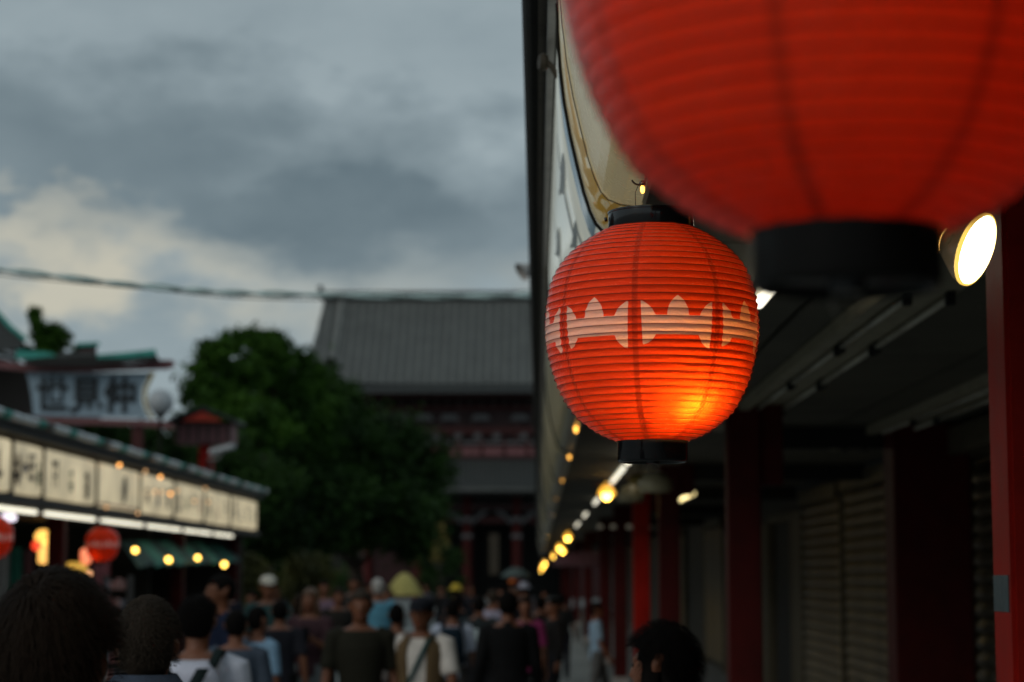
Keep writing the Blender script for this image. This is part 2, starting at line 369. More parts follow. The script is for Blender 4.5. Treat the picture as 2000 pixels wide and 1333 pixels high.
# gutter along the eave
g = MB(); secs = []
for k in range(9):
    a = math.pi*k/8
    secs.append((-0.048+0.045-0.045*math.cos(a)*1.0, 1.80-0.075*math.sin(a)))
vs = []; fs = []
for (gx, gz) in secs: vs += [(gx, -4.2, gz), (gx, END, gz)]
for k in range(8): fs.append((2*k, 2*k+1, 2*k+3, 2*k+2))
g.add(vs, fs); g.box(-0.048, 0.042, -4.2, END, 1.798, 1.812)
sh(g, 'gutter', M['gutter'])
sh(MB().box(0.0, 0.05, -4.2, END, 1.60, 1.798), 'fascia_board', M['gutter'])
sh(MB().box(0.004, 0.040, -4.2, END, 1.555, 1.598), 'fascia_trim', M['bronze'])
sh(MB().box(0.030, 0.052, -4.2, END, 1.515, 1.553), 'sign_rail', M['alu'])
# curved sign fascia: a bulging plastic skin per shop front
PROF = [(.058,1.51),(.060,1.42),(.066,1.33),(.076,1.24),(.092,1.15),(.110,1.07),(.127,1.00),(.143,.95),(.158,.917),(.175,.898),(.205,.886),(.25,.88)]
def fascia(y0, y1, m, name='sign_panel', p0=0, p1=None, off=0.0, par=None, **kw):
    pr = PROF[p0:p1]; vs = []; fs = []
    ns = 6
    for i in range(ns+1):
        yv = y0+(y1-y0)*i/ns
        for (px_, pz_) in pr:
            vs.append((px_-off, yv, pz_-off*0.6))
    n = len(pr)
    for i in range(ns):
        for k in range(n-1):
            a = i*n+k; fs.append((a, a+1, a+1+n, a+n))
    # thickness behind
    b = len(vs)
    for i in (0, ns):
        yv = y0+(y1-y0)*i/ns
        for (px_, pz_) in pr: vs.append((px_+0.012, yv, pz_+0.012))
    for j, i in enumerate((0, ns)):
        for k in range(n-1):
            a = i*n+k; c = b+j*n+k; fs.append((a, a+1, c+1, c))
    return sh(MB().add(vs, fs), name, m, smooth=True, **kw)
panels = [(-3.9, 0.6), (0.62, 4.86), (4.870, 5.31), (5.34, 10.1), (10.13, 14.95), (14.98, 19.8), (19.83, 24.7), (24.73, 29.5), (29.53, 34.4), (34.43, 39.2), (39.23, 46), (46.03, 54), (54.03, 63), (63.03, 74), (74.03, 90), (90.03, END)]
for i, (a, b) in enumerate(panels):
    cream = i in (0, 1, 2, 5, 7, 9, 10, 12, 14)
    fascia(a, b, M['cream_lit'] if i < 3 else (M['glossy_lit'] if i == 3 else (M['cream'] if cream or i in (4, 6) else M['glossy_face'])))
    # seam strip following the bulge
    s_ = MB(); s_.tube([(x-0.004, b+0.012, z-0.003) for x, z in PROF], 0.0055 if i != 1 else .0016, 6)
    sh(s_, 'seam_strip', M['gutter'] if i != 1 else M['bronze'], smooth=True)
# print on the panels: broad brush strokes lying on the bulge
def stroke(y0, y1, t0, t1, wid, m, curve=0.0):
    """brush stroke laid on the sign skin from (y0, t0) to (y1, t1); t runs 0..1 down the profile"""
    def P(t):
        f = max(0, min(0.9999, t))*(len(PROF)-1); k = int(f); u = f-k
        a, b = PROF[k], PROF[k+1]; return a[0]+(b[0]-a[0])*u-0.0025, a[1]+(b[1]-a[1])*u-0.0015
    vs = []; fs = []; n = 10
    for i in range(n+1):
        u = i/n; yv = y0+(y1-y0)*u; t = t0+(t1-t0)*u+curve*math.sin(math.pi*u)
        w = wid*(0.25+0.75*math.sin(math.pi*min(1, u*1.15+0.08)))
        dy, dt = (t1-t0), -(y1-y0)
        for sgn in (-1, 1):
            tt = t+sgn*w*(1 if abs(y1-y0) > 0.3*abs(t1-t0)*1.0 else 0.15)
            yy_ = yv+sgn*w*(0.15 if abs(y1-y0) > 0.3*abs(t1-t0) else 1.0)
            x, z = P(tt); vs.append((x, yy_, z))
    for i in range(n): fs.append((2*i, 2*i+1, 2*i+3, 2*i+2))
    return MB().add(vs, fs)
pr = MB()
for (a, b, c, d, w, cv) in ((4.89, 5.26, .50, .30, .030, .05), (4.9, 5.24, .62, .52, .028, .06), (4.88, 5.18, .78, .66, .075, .05), (4.88, 5.24, .90, .80, .07, .03), (4.88, 5.16, .64, .50, .06, .03), (5.06, 5.10, .18, .80, .035, 0), (4.95, 5.05, .20, .44, .03, .03)):
    q = stroke(a, b, c, d, w, None, cv); pr.add(q.v, q.f)
sh(pr, 'brush_lettering', M['olive_ink'])
pr = MB()
for base in (5.9, 7.2, 8.5):
    for (a, b, c, d, w, cv) in ((0, .8, .30, .26, .035, .02), (.1, .75, .50, .46, .03, .02), (0, .85, .70, .66, .04, .02), (.38, .42, .15, .85, .05, 0), (.15, .1, .5, .8, .04, 0)):
        q = stroke(base+a, base+b, c, d, w, None, cv); pr.add(q.v, q.f)
sh(pr, 'brush_lettering', mat('soft_grey_ink', (.10, .12, .12), .3))
# the blue-grey printed border at the near end of the glossy panel
fascia(5.36, 5.62, M['grey_face'], 'printed_border', 1, 9, off=0.002)
# under-side board from panel foot to the ceiling
sh(MB().box(0.235, 0.262, -4.2, END, 0.885, 1.098), 'inner_board', M['cream'])
# clamp with small wheel on the rail
cl = MB(); cl.lathe([(0, -.012), (.022, -.012), (.028, 0), (.022, .012), (0, .012)], (0.018, 5.88, 1.49), 16, axis=(1, .25, 0)); cl.tube([(0.02, 5.88, 1.50), (0.045, 5.86, 1.47), (0.06, 5.86, 1.44)], 0.009)
sh(cl, 'rail_clamp', M['bronze'])
# pillars
PX = 1.215
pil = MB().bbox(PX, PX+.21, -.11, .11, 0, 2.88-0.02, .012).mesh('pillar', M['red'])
pil2 = MB().bbox(PX, PX+.21, -.11, .11, 0, 2.88-0.02, .012).mesh('pillar', M['red_shaded'])
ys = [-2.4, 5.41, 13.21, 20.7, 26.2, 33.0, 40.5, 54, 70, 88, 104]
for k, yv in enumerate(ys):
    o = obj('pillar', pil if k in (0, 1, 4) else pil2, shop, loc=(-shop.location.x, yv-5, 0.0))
# the base cylinder shoes of pillars
shoe_m = MB().bbox(PX-.03, PX+.24, -.14, .14, 0, .14, .01).mesh('pillar_base', M['plaster'])
for yv in ys: obj('pillar_base', shoe_m, shop, loc=(-shop.location.x, yv-5, 0.0))
# grey sticker and brass plate on the near pillar's street side
sh(MB().box(PX-.003, PX-.0005, 5.33, 5.50, -0.10, -.005), 'pillar_sticker', mat('grey_blue_sticker', (0.07, 0.10, 0.11), 0.4))
# cross beams from pillar to wall
for yv in (13.21, 20.7, 26.2, 33.0, 40.5, 54, 70):
    hb = 0.56 if yv < 15 else 0.78
    sh(MB().bbox(PX+.212, PX+.36, yv-.07, yv+.07, hb, 1.095, .008), 'bracket', M['red_shaded'])
    yb_ = yv+(2.2 if yv < 15 else 0); sh(MB().bbox(PX+.362, 3.30, yb_, yb_+.06, 0.93, 1.095, .008), 'cross_beam', M['blackm'])
# rear wall, in pieces, with shutters, doorway and piers
WX = 3.30
sh(MB().box(WX+.12, WX+.22, -4.2, END, 0-1.78, 1.098), 'rear_wall', M['wallp'])
def shutter(y0, y1, z1, label=None):
    t_ = empty('shutter', (0, 0, 0)); t_.parent = shop; t_.location = (-shop.location.x, -shop.location.y, 1.78)
    if label: t_['label'] = label
    n = int((z1+1.74)/0.125)
    vs = [];
    base = MB()
    prof = [(0, 0), (-.030, .012), (-.036, .05), (-.016, .095), (0, .118)]
    for yv in (y0, y1): base.v += [(WX+.06+a, yv, b) for a, b in prof]
    base.f = [(i, i+1, i+6, i+5) for i in range(4)]; base.mi = [0]*4
    me = base.mesh('slat', M['slat'])
    for k in range(n):
        s1 = obj('slat', me, t_, loc=(rnd.uniform(-.002, .002), 0, z1-.125*(k+1)))
    MB().box(WX-.02, WX+.118, y0-.02, y1+.02, z1+.002, z1+.16).build('shutter_box', M['trim'], t_)
    MB().box(WX+.02, WX+.10, y0-.08, y0-.022, GROUND, z1).build('guide_rail', M['trim'], t_)
    MB().box(WX+.02, WX+.10, y1+.022, y1+.08, GROUND, z1).build('guide_rail', M['trim'], t_)
    return t_
shutter(11.6, 15.75, .80, 'slatted shutter just behind the near red pillar')
shutter(19.3, 22.35, .88, 'slatted shutter beside the wide dark red pier')
shutter(22.75, 25.9, .84, 'slatted shutter between the other shutter and the doorway')
shutter(37.2, 41.2, .86); shutter(47, 52, .86)
# wide dark red pier and casing beside it
sh(MB().bbox(2.60, 3.16, 15.0, 15.42, -1.78, 1.094, .01), 'red_pier', M['red_shaded'])
sh(MB().box(3.00, 3.29, 13.4, 15.98-1.0+.9, .86, 1.05), 'wall_casing', M['trim'])
sh(MB().bbox(3.20, 3.28, 15.5, 15.6, -1.78, .85, .01), 'door_jamb', M['trim'])
# doorway
dk = MB().box(WX+.02, WX+.10, 27.0, 27.15, -1.78, .70).box(WX+.02, WX+.10, 29.5, 29.65, -1.78, .70).box(WX+.02, WX+.10, 27.0, 29.65, .702, .80)
sh(dk, 'door_frame', M['trim'])
sh(MB().box(WX+.10, WX+.118, 27.15, 29.5, -1.78, .70), 'dark_door', M['blackm'])
sh(MB().box(WX+.02, WX+.118, 26.05, 26.9, -1.78, .8), 'wall_panel', M['trim'])
# plain shop-front panels farther on, glass doors with curtain
yv = 30.0
while yv < 36.8:
    sh(MB().box(WX+.03, WX+.118, yv, yv+.80, -1.78, .72), 'shopfront_panel', M['wallp'] if int(yv*3) % 2 else M['trim'])
    yv += .86
# lit ceiling tube behind the bracket
for (a, b, m_, lab) in ((at(1322, 980, 24.2), at(1355, 964, 22.0), 'e_bulbn', 'glowing amber tube under the ceiling between two far pillars'),):
    t_ = MB().tube([a, b], .020, 10); o = t_.build('tube_lamp', emat('lit_cream_tube', (1, .8, .36), 2.6), None, True, label=lab, category='lamp')

# ceiling light fixtures, double unlit tubes
def fixture(x0, ya, yb, n, label):
    t_ = empty('light_fixture', (x0+.12, ya, 1.09), label=label, category='light fixture', group='unlit twin tube lights on the arcade ceiling')
    inv = Matrix.Translation(-Vector((x0+.12, ya, 1.09)))
    def p(mb, name, m, sm=False):
        for i, v in enumerate(mb.v): mb.v[i] = tuple(inv @ Vector(v))
        return mb.build(name, m, t_, sm)
    w = (yb-ya)/n
    p(MB().bbox(x0-.07, x0+.0, ya-1.9, yb, 1.035, 1.098, .006), 'casing', M['fixture'])
    p(MB().bbox(x0+.004, x0+.27, ya-1.9, yb, 1.075, 1.098, .006), 'base_tray', M['fixture'])
    for k in range(n):
        for xx in (x0+.06, x0+.225):
            a, b = ya+k*w+.09, ya+(k+1)*w-.09
            p(MB().tube([(xx, a, 1.05), (xx, b, 1.05)], .014, 10), 'tube', M['tube_off'], True)
            p(MB().bbox(xx-.017, xx+.017, a-.05, a-.002, 1.02, 1.074, .004), 'socket', M['blackm'])
            p(MB().bbox(xx-.017, xx+.017, b+.002, b+.05, 1.02, 1.074, .004), 'socket', M['blackm'])
fixture(1.36, 7.75, 15.1, 4, 'unlit twin tube strip running over the path in front of the pillars')
fixture(2.54, 10.9, 17.4, 2, 'unlit twin tube strip nearer the shutters, above the dark red pier')
# lit tubes in line over the kerb
for k, (a, b) in enumerate(((6.3, 8.0), (17.9, 19.6), (20.6, 24.0), (29.4, 31.4), (36.6, 38.4), (43.6, 46.4))):
    lab = ['lit white tube lamp whose end shows right of the middle lantern', 'lit white tube lamp hanging just above the bottom cap of the middle lantern', 'lit white tube lamp emerging below the middle lantern',
           'lit white tube lamp beside the hanging amber bulb', 'short lit white tube lamp past the amber bulb', 'farthest lit white tube lamp before the row of yellow bulbs'][k]
    t_ = empty('tube_lamp', (0.87, a, 1.09), label=lab, category='lamp', group='lit tube lamps in line above the kerb')
    MB().tube([(0, 0, -.035), (0, b-a, -.035)], 0.022 if k > 0 else .020, 10).build('tube', M['e_tubew'] if k < 2 else M['e_tube'], t_, True)
    MB().bbox(-.03, .03, -.02, b-a+.02, -.012, .008, .003).build('lamp_casing', M['fixture'], t_)

# hanging yellow bulbs under shades
def shade_lamp(p, s, label, grp='hanging bulbs under amber shades along the arcade'):
    t_ = empty('hanging_lamp', p, label=label, category='lamp', group=grp)
    MB().lathe([(.018*s, .11*s), (.03*s, .10*s), (.075*s, .03*s), (.085*s, 0)], (0, 0, 0), 20).build('lamp_shade', M['e_shade'], t_, True)
    MB().ball((0, 0, -.012*s), (.042*s, .042*s, .045*s), 14).build('bulb', M['e_bulb'], t_, True)
    MB().tube([(0, 0, .10*s), (0, 0, 1.095-p[2])], .005, 6).build('cord', M['blackm'], t_)
shade_lamp(at(1185, 966, 23.5), 1.2, 'nearest hanging amber bulb under a small dark rail by the red pillars')
MB().bbox(-.13, .13, -.02, .02, 0, .02, .005).build('bracket_rail', mat('orange_wood', (.35, .12, .03), .5), None, label='short orange wooden rail above the nearest amber bulb', category='rail').location = at(1182, 949, 23.4)
for k, (px, py, Y) in enumerate(((1109, 1051, 52), (1093, 1071, 62), (1099, 1077, 70), (1082, 1087, 78), (1088, 1090, 84), (1064, 1101, 92), (1060, 1108, 100), (1057, 1115, 108))):
    lab = ['topmost of the far yellow bulbs', 'second far yellow bulb, upper one of a touching pair', 'third far yellow bulb, lower right one of a touching pair', 'fourth far yellow bulb, left of the next pair', 'fifth far yellow bulb, right of the next pair',
           'sixth far yellow bulb in the merging glow', 'seventh far yellow bulb in the merging glow', 'last and faintest yellow bulb at the end of the arcade'][k]
    shade_lamp(at(px, py, Y), 1.25 if k < 7 else .8, lab+' under the right eave')
# small bulbs strung along the foot of the sign panels
for k, (px, py, Y) in enumerate(((1255, 370, 4.32), (1125, 838, 12.4), (1112, 892, 15.4), (1098, 938, 19.5), (1086, 974, 24.5), (1076, 1004, 31))):
    p = at(px, py, Y)
    t_ = empty('string_bulb', p, label=['tiny amber bulb by the hook of the middle lantern', 'tiny amber bulb below left of the middle lantern', 'second tiny amber bulb down the sign edge, level with the lantern cap', 'third tiny amber bulb down the sign edge',
        'fourth, dim tiny amber bulb down the sign edge', 'last, faintest tiny amber bulb down the sign edge'][k], category='bulb', group='tiny amber bulbs under the right sign panels')
    s = [.38, 1.0, .95, .85, .7, .6][k]
    em = emat('amber_bulb_glow', (1, .45, .06), [5, 3.6, 2.6, 1.6, .8, .4][k])
    MB().ball((0, 0, 0), (.011*s*1.2, .011*s*1.2, .02*s*1.3), 10).build('bulb_glass', em, t_, True)
    MB().lathe([(.006, .018*s), (.008, .022*s), (.008, .04*s), (.004, .05*s)], (0, 0, 0), 10).build('socket', M['steel'], t_, True)
# small pale spots on a far beam
for k, px in enumerate((1172, 1198, 1229, 1265)):
    p = at(px, 1033, 30.5)
    MB().lathe([(0, 0), (.040, 0), (.045, .03), (.03, .06), (0, .06)], p, 16).build('spot_fitting', emat('dim_spot', (1, .85, .7), .035), None, True,
        label=['leftmost of four faint round fittings on a far beam', 'second from left of four faint round fittings on a far beam', 'third from left of four faint round fittings, beside the bright red pillar', 'rightmost of four faint round fittings on a far beam'][k], category='ceiling spot', group='faint round fittings across a far beam')
# cream unlit pendants among the far pillars
for k, (px, py, Y, s, m_) in enumerate(((1280, 946, 14.6, 1.0, 'cream'), (1247, 938, 17.5, .7, 'gold'), (1232, 968, 18.5, 1.0, 'cream'))):
    p = at(px, py, Y)
    t_ = empty('pendant', p, label=['wide cream pendant shade left of the second red pillar', 'small brass coloured pendant between the cream shades', 'pale pendant shade beside the nearest amber bulb'][k], category='pendant lamp')
    MB().lathe([(.03, .09), (.07, .08), (.12, .02), (.125, -.03), (.10, -.06)], (0, 0, 0), 24).build('lamp_shade', M['cream' if m_ == 'cream' else 'gold'], t_, True).scale = (s, s, s)
    MB().tube([(0, 0, .08), (0, 0, 1.095-p[2])], .006, 6).build('cord', M['blackm'], t_)
# loudspeaker horn fixed outside the gutter
p = at(1026, 527, 13.0)
t_ = empty('loudspeaker', p, label='small horn loudspeaker sticking out from the gutter over the street', category='loudspeaker')
MB().lathe([(.015, .09), (.025, .03), (.045, 0), (.062, -.03), (.064, -.035)], (0, 0, 0), 20, axis=(.75, .3, .5)).build('horn', M['plaster'], t_, True)
MB().tube([(.02, 0, .02), (.12, 0, .1)], .008, 6).build('bracket', M['gutter'], t_)
# maroon awning far down the arcade
a0, a1, a2, a3 = at(1083, 1083, 48), at(1180, 1075, 44), at(1190, 1106, 42), at(1078, 1104, 47)
aw = empty('awning', a0, label='maroon canvas awning far down the right arcade', category='awning')
MB().add([(0,0,0), a1-a0, a2-a0, a3-a0, (0,.3,-.03), a1-a0+Vector((0,.3,-.03)), a2-a0+Vector((0,.3,-.03)), a3-a0+Vector((0,.3,-.03))], [(0,1,2,3),(7,6,5,4),(0,4,5,1),(1,5,6,2),(2,6,7,3),(3,7,4,0)]).build('canvas', M['canvas_red'], aw)
# flood lamp by the near pillar
FLp = at(1905, 487, 4.62)
nrm = (_M @ Vector((.72, -.30, .56))).normalized()
fl = empty('flood_lamp', FLp, label='bright round flood lamp hanging beside the near red pillar', category='lamp')
rim = MB().lathe([(.080, -.006), (.0865, -.002), (.0865, .004), (.081, .006)], (0, 0, 0), 48, axis=nrm); rim.build('lens_rim', M['e_spotrim'], fl, True)
MB().lathe([(0, .009), (.05, .007), (.0805, .003), (.0805, -.003), (.0, -.003)], (0, 0, 0), 48, axis=nrm).build('lens', M['e_spot'], fl, True)
MB().lathe([(.084, -.004), (.080, -.02), (.060, -.045), (.040, -.07), (.032, -.075)], (0, 0, 0), 40, axis=nrm).build('reflector_bowl', mat('glass_reflector_shell', (.30, .24, .16), .3, metal=.2, emit=(1, .62, .25), estr=.03), fl, True)
sk = MB()
for k in range(9): sk.lathe([(.030, -.076-.009*k), (.034, -.078-.009*k), (.034, -.082-.009*k), (.030, -.084-.009*k)], (0, 0, 0), 24, axis=nrm)
sk.lathe([(0, -.074), (.030, -.075), (.030, -.16), (0, -.16)], (0, 0, 0), 24, axis=nrm)
sk.build('ribbed_socket', mat('brown_socket', (.42, .24, .07), .35, metal=.2, emit=(1, .5, .1), estr=.035), fl)
MB().tube([tuple(nrm*-.13), tuple(nrm*-.14+Vector((0, .03, .15))), (-.1, .05, 1.09-FLp.z)], .008, 8).build('arm', M['gutter'], fl, True)

# ================================================================== LANTERNS
def lantern_profile():
    # (half width, height) measured down the silhouette, metres
    u = .000441*1.0
    raw = [(176,142),(202,150),(272,185),(357,245),(412,300),(452,360),(484,440),(499,540),(503,620),(497,700),(470,820),(434,920),(376,1020),(308,1080),(246,1120),(172,1152)]
    pts = [(r*u, -(y-647)*u) for r, y in raw]
    # Catmull-Rom
    outp = []
    for i in range(len(pts)-1):
        p0, p1, p2, p3 = pts[max(0, i-1)], pts[i], pts[i+1], pts[min(len(pts)-1, i+2)]
        for k in range(24):
            t = k/24
            f = lambda a, b, c, d: .5*((2*b)+(-a+c)*t+(2*a-5*b+4*c-d)*t*t+(-a+3*b-3*c+d)*t**3)
            outp.append((f(p0[0], p1[0], p2[0], p3[0]), f(p0[1], p1[1], p2[1], p3[1])))
    outp.append(pts[-1])
    return outp
LP = lantern_profile()
cum = [0]
for i in range(1, len(LP)): cum.append(cum[-1]+math.hypot(LP[i][0]-LP[i-1][0], LP[i][1]-LP[i-1][1]))
def lp_at(s):
    s = max(0, min(cum[-1]-1e-9, s)); lo = 0
    import bisect
    k = max(0, bisect.bisect_right(cum, s)-1); k = min(k, len(LP)-2)
    u = (s-cum[k])/max(1e-9, cum[k+1]-cum[k])
    r = LP[k][0]+(LP[k+1][0]-LP[k][0])*u; z = LP[k][1]+(LP[k+1][1]-LP[k][1])*u
    tx, tz = LP[k+1][0]-LP[k][0], LP[k+1][1]-LP[k][1]; q = math.hypot(tx, tz); return r, z, tx/q, tz/q
NB = 37
# emblem outline (metres round the equator, height), one motif of the crown pattern
EM_U = .223
def sd_poly(px, py, poly):
    d = 1e9; inside = False; n = len(poly)
    for i in range(n):
        x0, y0 = poly[i]; x1, y1 = poly[(i+1) % n]
        ex, ey = x1-x0, y1-y0; wx, wy = px-x0, py-y0
        t = max(0, min(1, (wx*ex+wy*ey)/(ex*ex+ey*ey+1e-12)))
        dx, dy = wx-ex*t, wy-ey*t; d = min(d, dx*dx+dy*dy)
        if (y0 > py) != (y1 > py) and px < (x1-x0)*(py-y0)/(y1-y0)+x0: inside = not inside
    d = math.sqrt(d); return d if inside else -d
def arc(p0, p1, bulge, n=9):
    mx, my = (p0[0]+p1[0])/2, (p0[1]+p1[1])/2; dx, dy = p1[0]-p0[0], p1[1]-p0[1]
    return [(p0[0]+dx*k/n - dy*bulge*4*(k/n)*(1-k/n), p0[1]+dy*k/n + dx*bulge*4*(k/n)*(1-k/n)) for k in range(n)]
A_ = .075; bt, bb = .0125, -.0255      # half length, band top and bottom
poly = []
poly += arc((-A_, .042), (-A_+.029, bt), .11)
poly += [(-A_+.030, bt)]
poly += [(-.0225, bt)] + arc((-.0225, bt), (0, .053), .13) + arc((0, .053), (.0225, bt), .13) + [(.0225, bt)]
poly += arc((A_-.029, bt), (A_, .042), .11) + [(A_, .042)]
poly += [(A_-.003, bb-.027)] + arc((A_-.003, bb-.027), (A_-.030, bb), .13)
poly += [(A_-.030, bb), (-A_+.030, bb)] + arc((-A_+.030, bb), (-A_+.003, bb-.020), .13) + [(-A_+.003, bb-.020)]
THS = R(-90)   # angle of the lantern side facing the camera
def shade_mesh(nseg, sub, seam0, emblem=True, zoff=-.001, amp=1.0):
    rows = []
    T = cum[-1]
    for b in range(NB):
        for k in range(sub):
            rows.append((b+k/sub))
    rows.append(NB)
    vs = []; es = []; sm = []; rb = []
    hsd = {}
    for ri, q in enumerate(rows):
        s = T*q/NB; r, z, tx, tz = lp_at(s)
        u = q-math.floor(q)
        sag = -.0026*amp*math.sin(math.pi*u)**.8 if u > 0 else 0.0
        for j in range(nseg):
            th = 2*math.pi*j/nseg
            # distance to the nearest seam
            rel = (math.degrees(th-THS)-seam0+22.5) % 45-22.5
            dist = abs(math.radians(rel))*r
            sagj = sag*(1+.35*noise.noise((math.cos(th)*6, math.sin(th)*6, q*1.7)))
            nzv = .0011*noise.noise((math.cos(th)*3, math.sin(th)*3, z*9+3))
            if 0 < u: nzv += .0009*math.sin(rel*2.3+q*5+3*noise.noise((q*3.1, th*4, 0)))*math.exp(-dist/.014)
            rr = r+(sagj+nzv)*(-tz); zz = z+(sagj+nzv)*tx
            vs.append((rr*math.cos(th), rr*math.sin(th), zz))
            w = .0045
            sm.append(max(0, min(1, 1.0-(dist-w)/.0022)))
            rb.append(max(0.0, 1.0-min(u, 1-u)*sub*0.999) if sub > 2 else 0)
            if emblem:
                rel2 = (math.degrees(th-THS)-(seam0+22.5)+22.5) % 45-22.5
                pxx = math.radians(rel2)*EM_U
                key = (round(pxx, 5), ri)
                if abs(z-zoff) < .09:
                    if key not in hsd: hsd[key] = sd_poly(pxx, z-zoff, poly)
                    es.append(hsd[key])
                else: es.append(-.05)
            else: es.append(-.05)
    fs = []
    for i in range(len(rows)-1):
        for j in range(nseg):
            a = i*nseg+j; c = i*nseg+(j+1) % nseg; fs.append((a, a+nseg, c+nseg, c))
    me = bpy.data.meshes.new('paper_shade'); me.from_pydata(vs, [], fs); me.materials.append(M['paper'])
    me.polygons.foreach_set('use_smooth', [True]*len(me.polygons))
    for nm, dat in (('emblem', es), ('seam', sm), ('rib', rb)):
        at_ = me.attributes.new(nm, 'FLOAT', 'POINT'); at_.data.foreach_set('value', dat)
    # let the wire lines crease
    me.update(); return me
def make_lantern(loc, label, nseg, sub, lit, near, grp, seam0=-12.0):
    t_ = empty('paper_lantern', loc, label=label, category='lantern', group=grp)
    obj('paper_shade', shade_mesh(nseg, sub, seam0, amp=1.0 if lit else .1), t_)
    CAPM = M['black'] if lit else M['black_soft']
    if near:
        for b in range(1, NB):
            r, z, tx, tz = lp_at(cum[-1]*b/NB)
            MB().loft([((math.cos(a)*(r+.0003), math.sin(a)*(r+.0003), z-.0006), (math.cos(a)*.0007, math.sin(a)*.0007, 0), (0, 0, .00055)) for a in [2*math.pi*k/96 for k in range(97)]], 4, False).build('rib', M['ribw'], t_, True)
    tr, br = .0885, .0722
    ztop = LP[0][1]; zbot = LP[-1][1]
    n = 64 if near else 24
    c1 = MB().lathe([(tr-.016, ztop-.004), (tr-.001, ztop-.004), (tr, ztop-.002), (tr, ztop+.026), (tr+.0015, ztop+.027), (tr+.0015, ztop+.0305), (tr-.0015, ztop+.0315), (tr-.004, ztop+.030), (tr-.006, ztop+.0), (tr-.016, ztop-.004)], (0, 0, 0), n)
    c1.build('top_cap', CAPM, t_, True); autosmooth(t_.children[-1].data, 30)
    c2 = MB().lathe([(br-.012, zbot+.003), (br, zbot+.003), (br+.001, zbot+.001), (br, zbot-.002), (br, zbot-.038), (br-.003, zbot-.043), (br-.006, zbot-.0435), (br-.010, zbot-.040), (br-.010, zbot-.036), (.022, zbot-.036)], (0, 0, 0), n)
    c2.build('bottom_cap', CAPM, t_, True); autosmooth(t_.children[-1].data, 30)
    if near:
        # bail wire, hook, small ring under, screws
        MB().tube([(-tr-.004, 0, ztop+.012), (-tr-.006, 0, ztop+.02)], .003, 8).build('rivet', M['black'], t_, True)
        bt_ = MB(); bt_.box(-.010, .010, -br+.008, br-.008, zbot-.0375, zbot-.0355); bt_.box(-br+.008, -.011, -.010, .010, zbot-.0375, zbot-.0355); bt_.box(.011, br-.008, -.010, .010, zbot-.0375, zbot-.0355); bt_.lathe([(0, zbot-.046), (.013, zbot-.046), (.015, zbot-.036), (0, zbot-.036)], (0, 0, 0), 20)
        bt_.build('bulb_holder', M['black'], t_)
        MB().tube([(math.cos(a)*.0115, 0, zbot-.0545+math.sin(a)*.0115) for a in [2*math.pi*k/28 for k in range(29)]], .0007, 6).build('pull_ring', M['steel'], t_, True)
        MB().tube([(-tr+.004, -.0, ztop+.028), (-tr*.7, 0, ztop+.028), (tr*.7, 0, ztop+.028), (tr-.004, 0, ztop+.028)], .0012, 6).build('cross_wire', M['steel'], t_, True)
    return t_
M['ribw'] = mat('dark_rib_wire', (0.16, 0.014, 0.010), 0.6, bump=0)
LX, LY = .2335, 4.2
main_c = at(1273, 652, 4.2)
near_c = at(1642, -97, 1.55)
G = 'red paper lanterns hung along the right eave'
main = make_lantern(main_c, 'lit red paper lantern with pale crown pattern, in focus at the centre', 576, 6, True, True, G)
near = make_lantern(near_c, 'huge blurred red lantern cut off by the top right of the picture', 256, 6, False, True, G, seam0=-22)
# lamp inside the middle lantern
bp_ = at(1350, 784, 4.072)-main_c
MB().ball(bp_, (.013, .013, .018), 14).build('glowing_bulb', M['e_hot'], main, True)
MB().tube([bp_+Vector((0, .014, 0)), bp_+Vector((-.01, .06, -.004)), (0.03, .03, -.19), (0.0, .01, LP[-1][1]-.03)], .004, 8).build('bulb_stem', M['blackm'], main, True)
ld = bpy.data.lights.new('lantern_bulb_light', 'POINT'); ld.energy = 6.0; ld.color = (1.0, .45, .10); ld.shadow_soft_size = .02
lo = bpy.data.objects.new('lantern_bulb_light', ld); COL.objects.link(lo); lo.location = bp_+Vector((0, 0, .0)); lo.parent = main
# hook and wire over each lantern
def hook(c, label):
    ztop = c.z+LP[0][1]+.028
    p = c+Vector((0, 0, 0)); hx = at(1244, 350, 4.2)-main_c
    t_ = empty('lantern_hook', (c.x+hx.x, c.y, .81), label=label, category='hook')
    zt = ztop-.81
    MB().tube([(.004, 0, zt), (-.0035, 0, zt+.02), (-.0035, 0, zt+.045), (.004, 0, zt+.062), (.012, 0, zt+.07)], .0008, 6).build('hanging_wire', M['blackm'], t_, True)
    MB().tube([(.004+math.cos(a)*.015, 0, .008+math.sin(a)*.015) for a in [R(200)+R(10)*k for k in range(26)]]+[(0.024, .0, .075)], .0021, 8).build('hook_rod', mat('rusty_iron', (.05, .028, .018), .6), t_, True)
nb_ = Vector((.07, .0, .02))
MB().ball(nb_, (.013, .013, .018), 14).build('glowing_bulb', M['e_hot2'], near, True)
ld = bpy.data.lights.new('lantern_bulb_light', 'POINT'); ld.energy = 0.85; ld.color = (1.0, .20, .02); ld.shadow_soft_size = .03
lo = bpy.data.objects.new('lantern_bulb_light', ld); COL.objects.link(lo); lo.location = nb_; lo.parent = near
hook(main_c, 'dark wire hook the middle lantern hangs from'); hook(near_c, 'hook above the huge near lantern, out of sight')
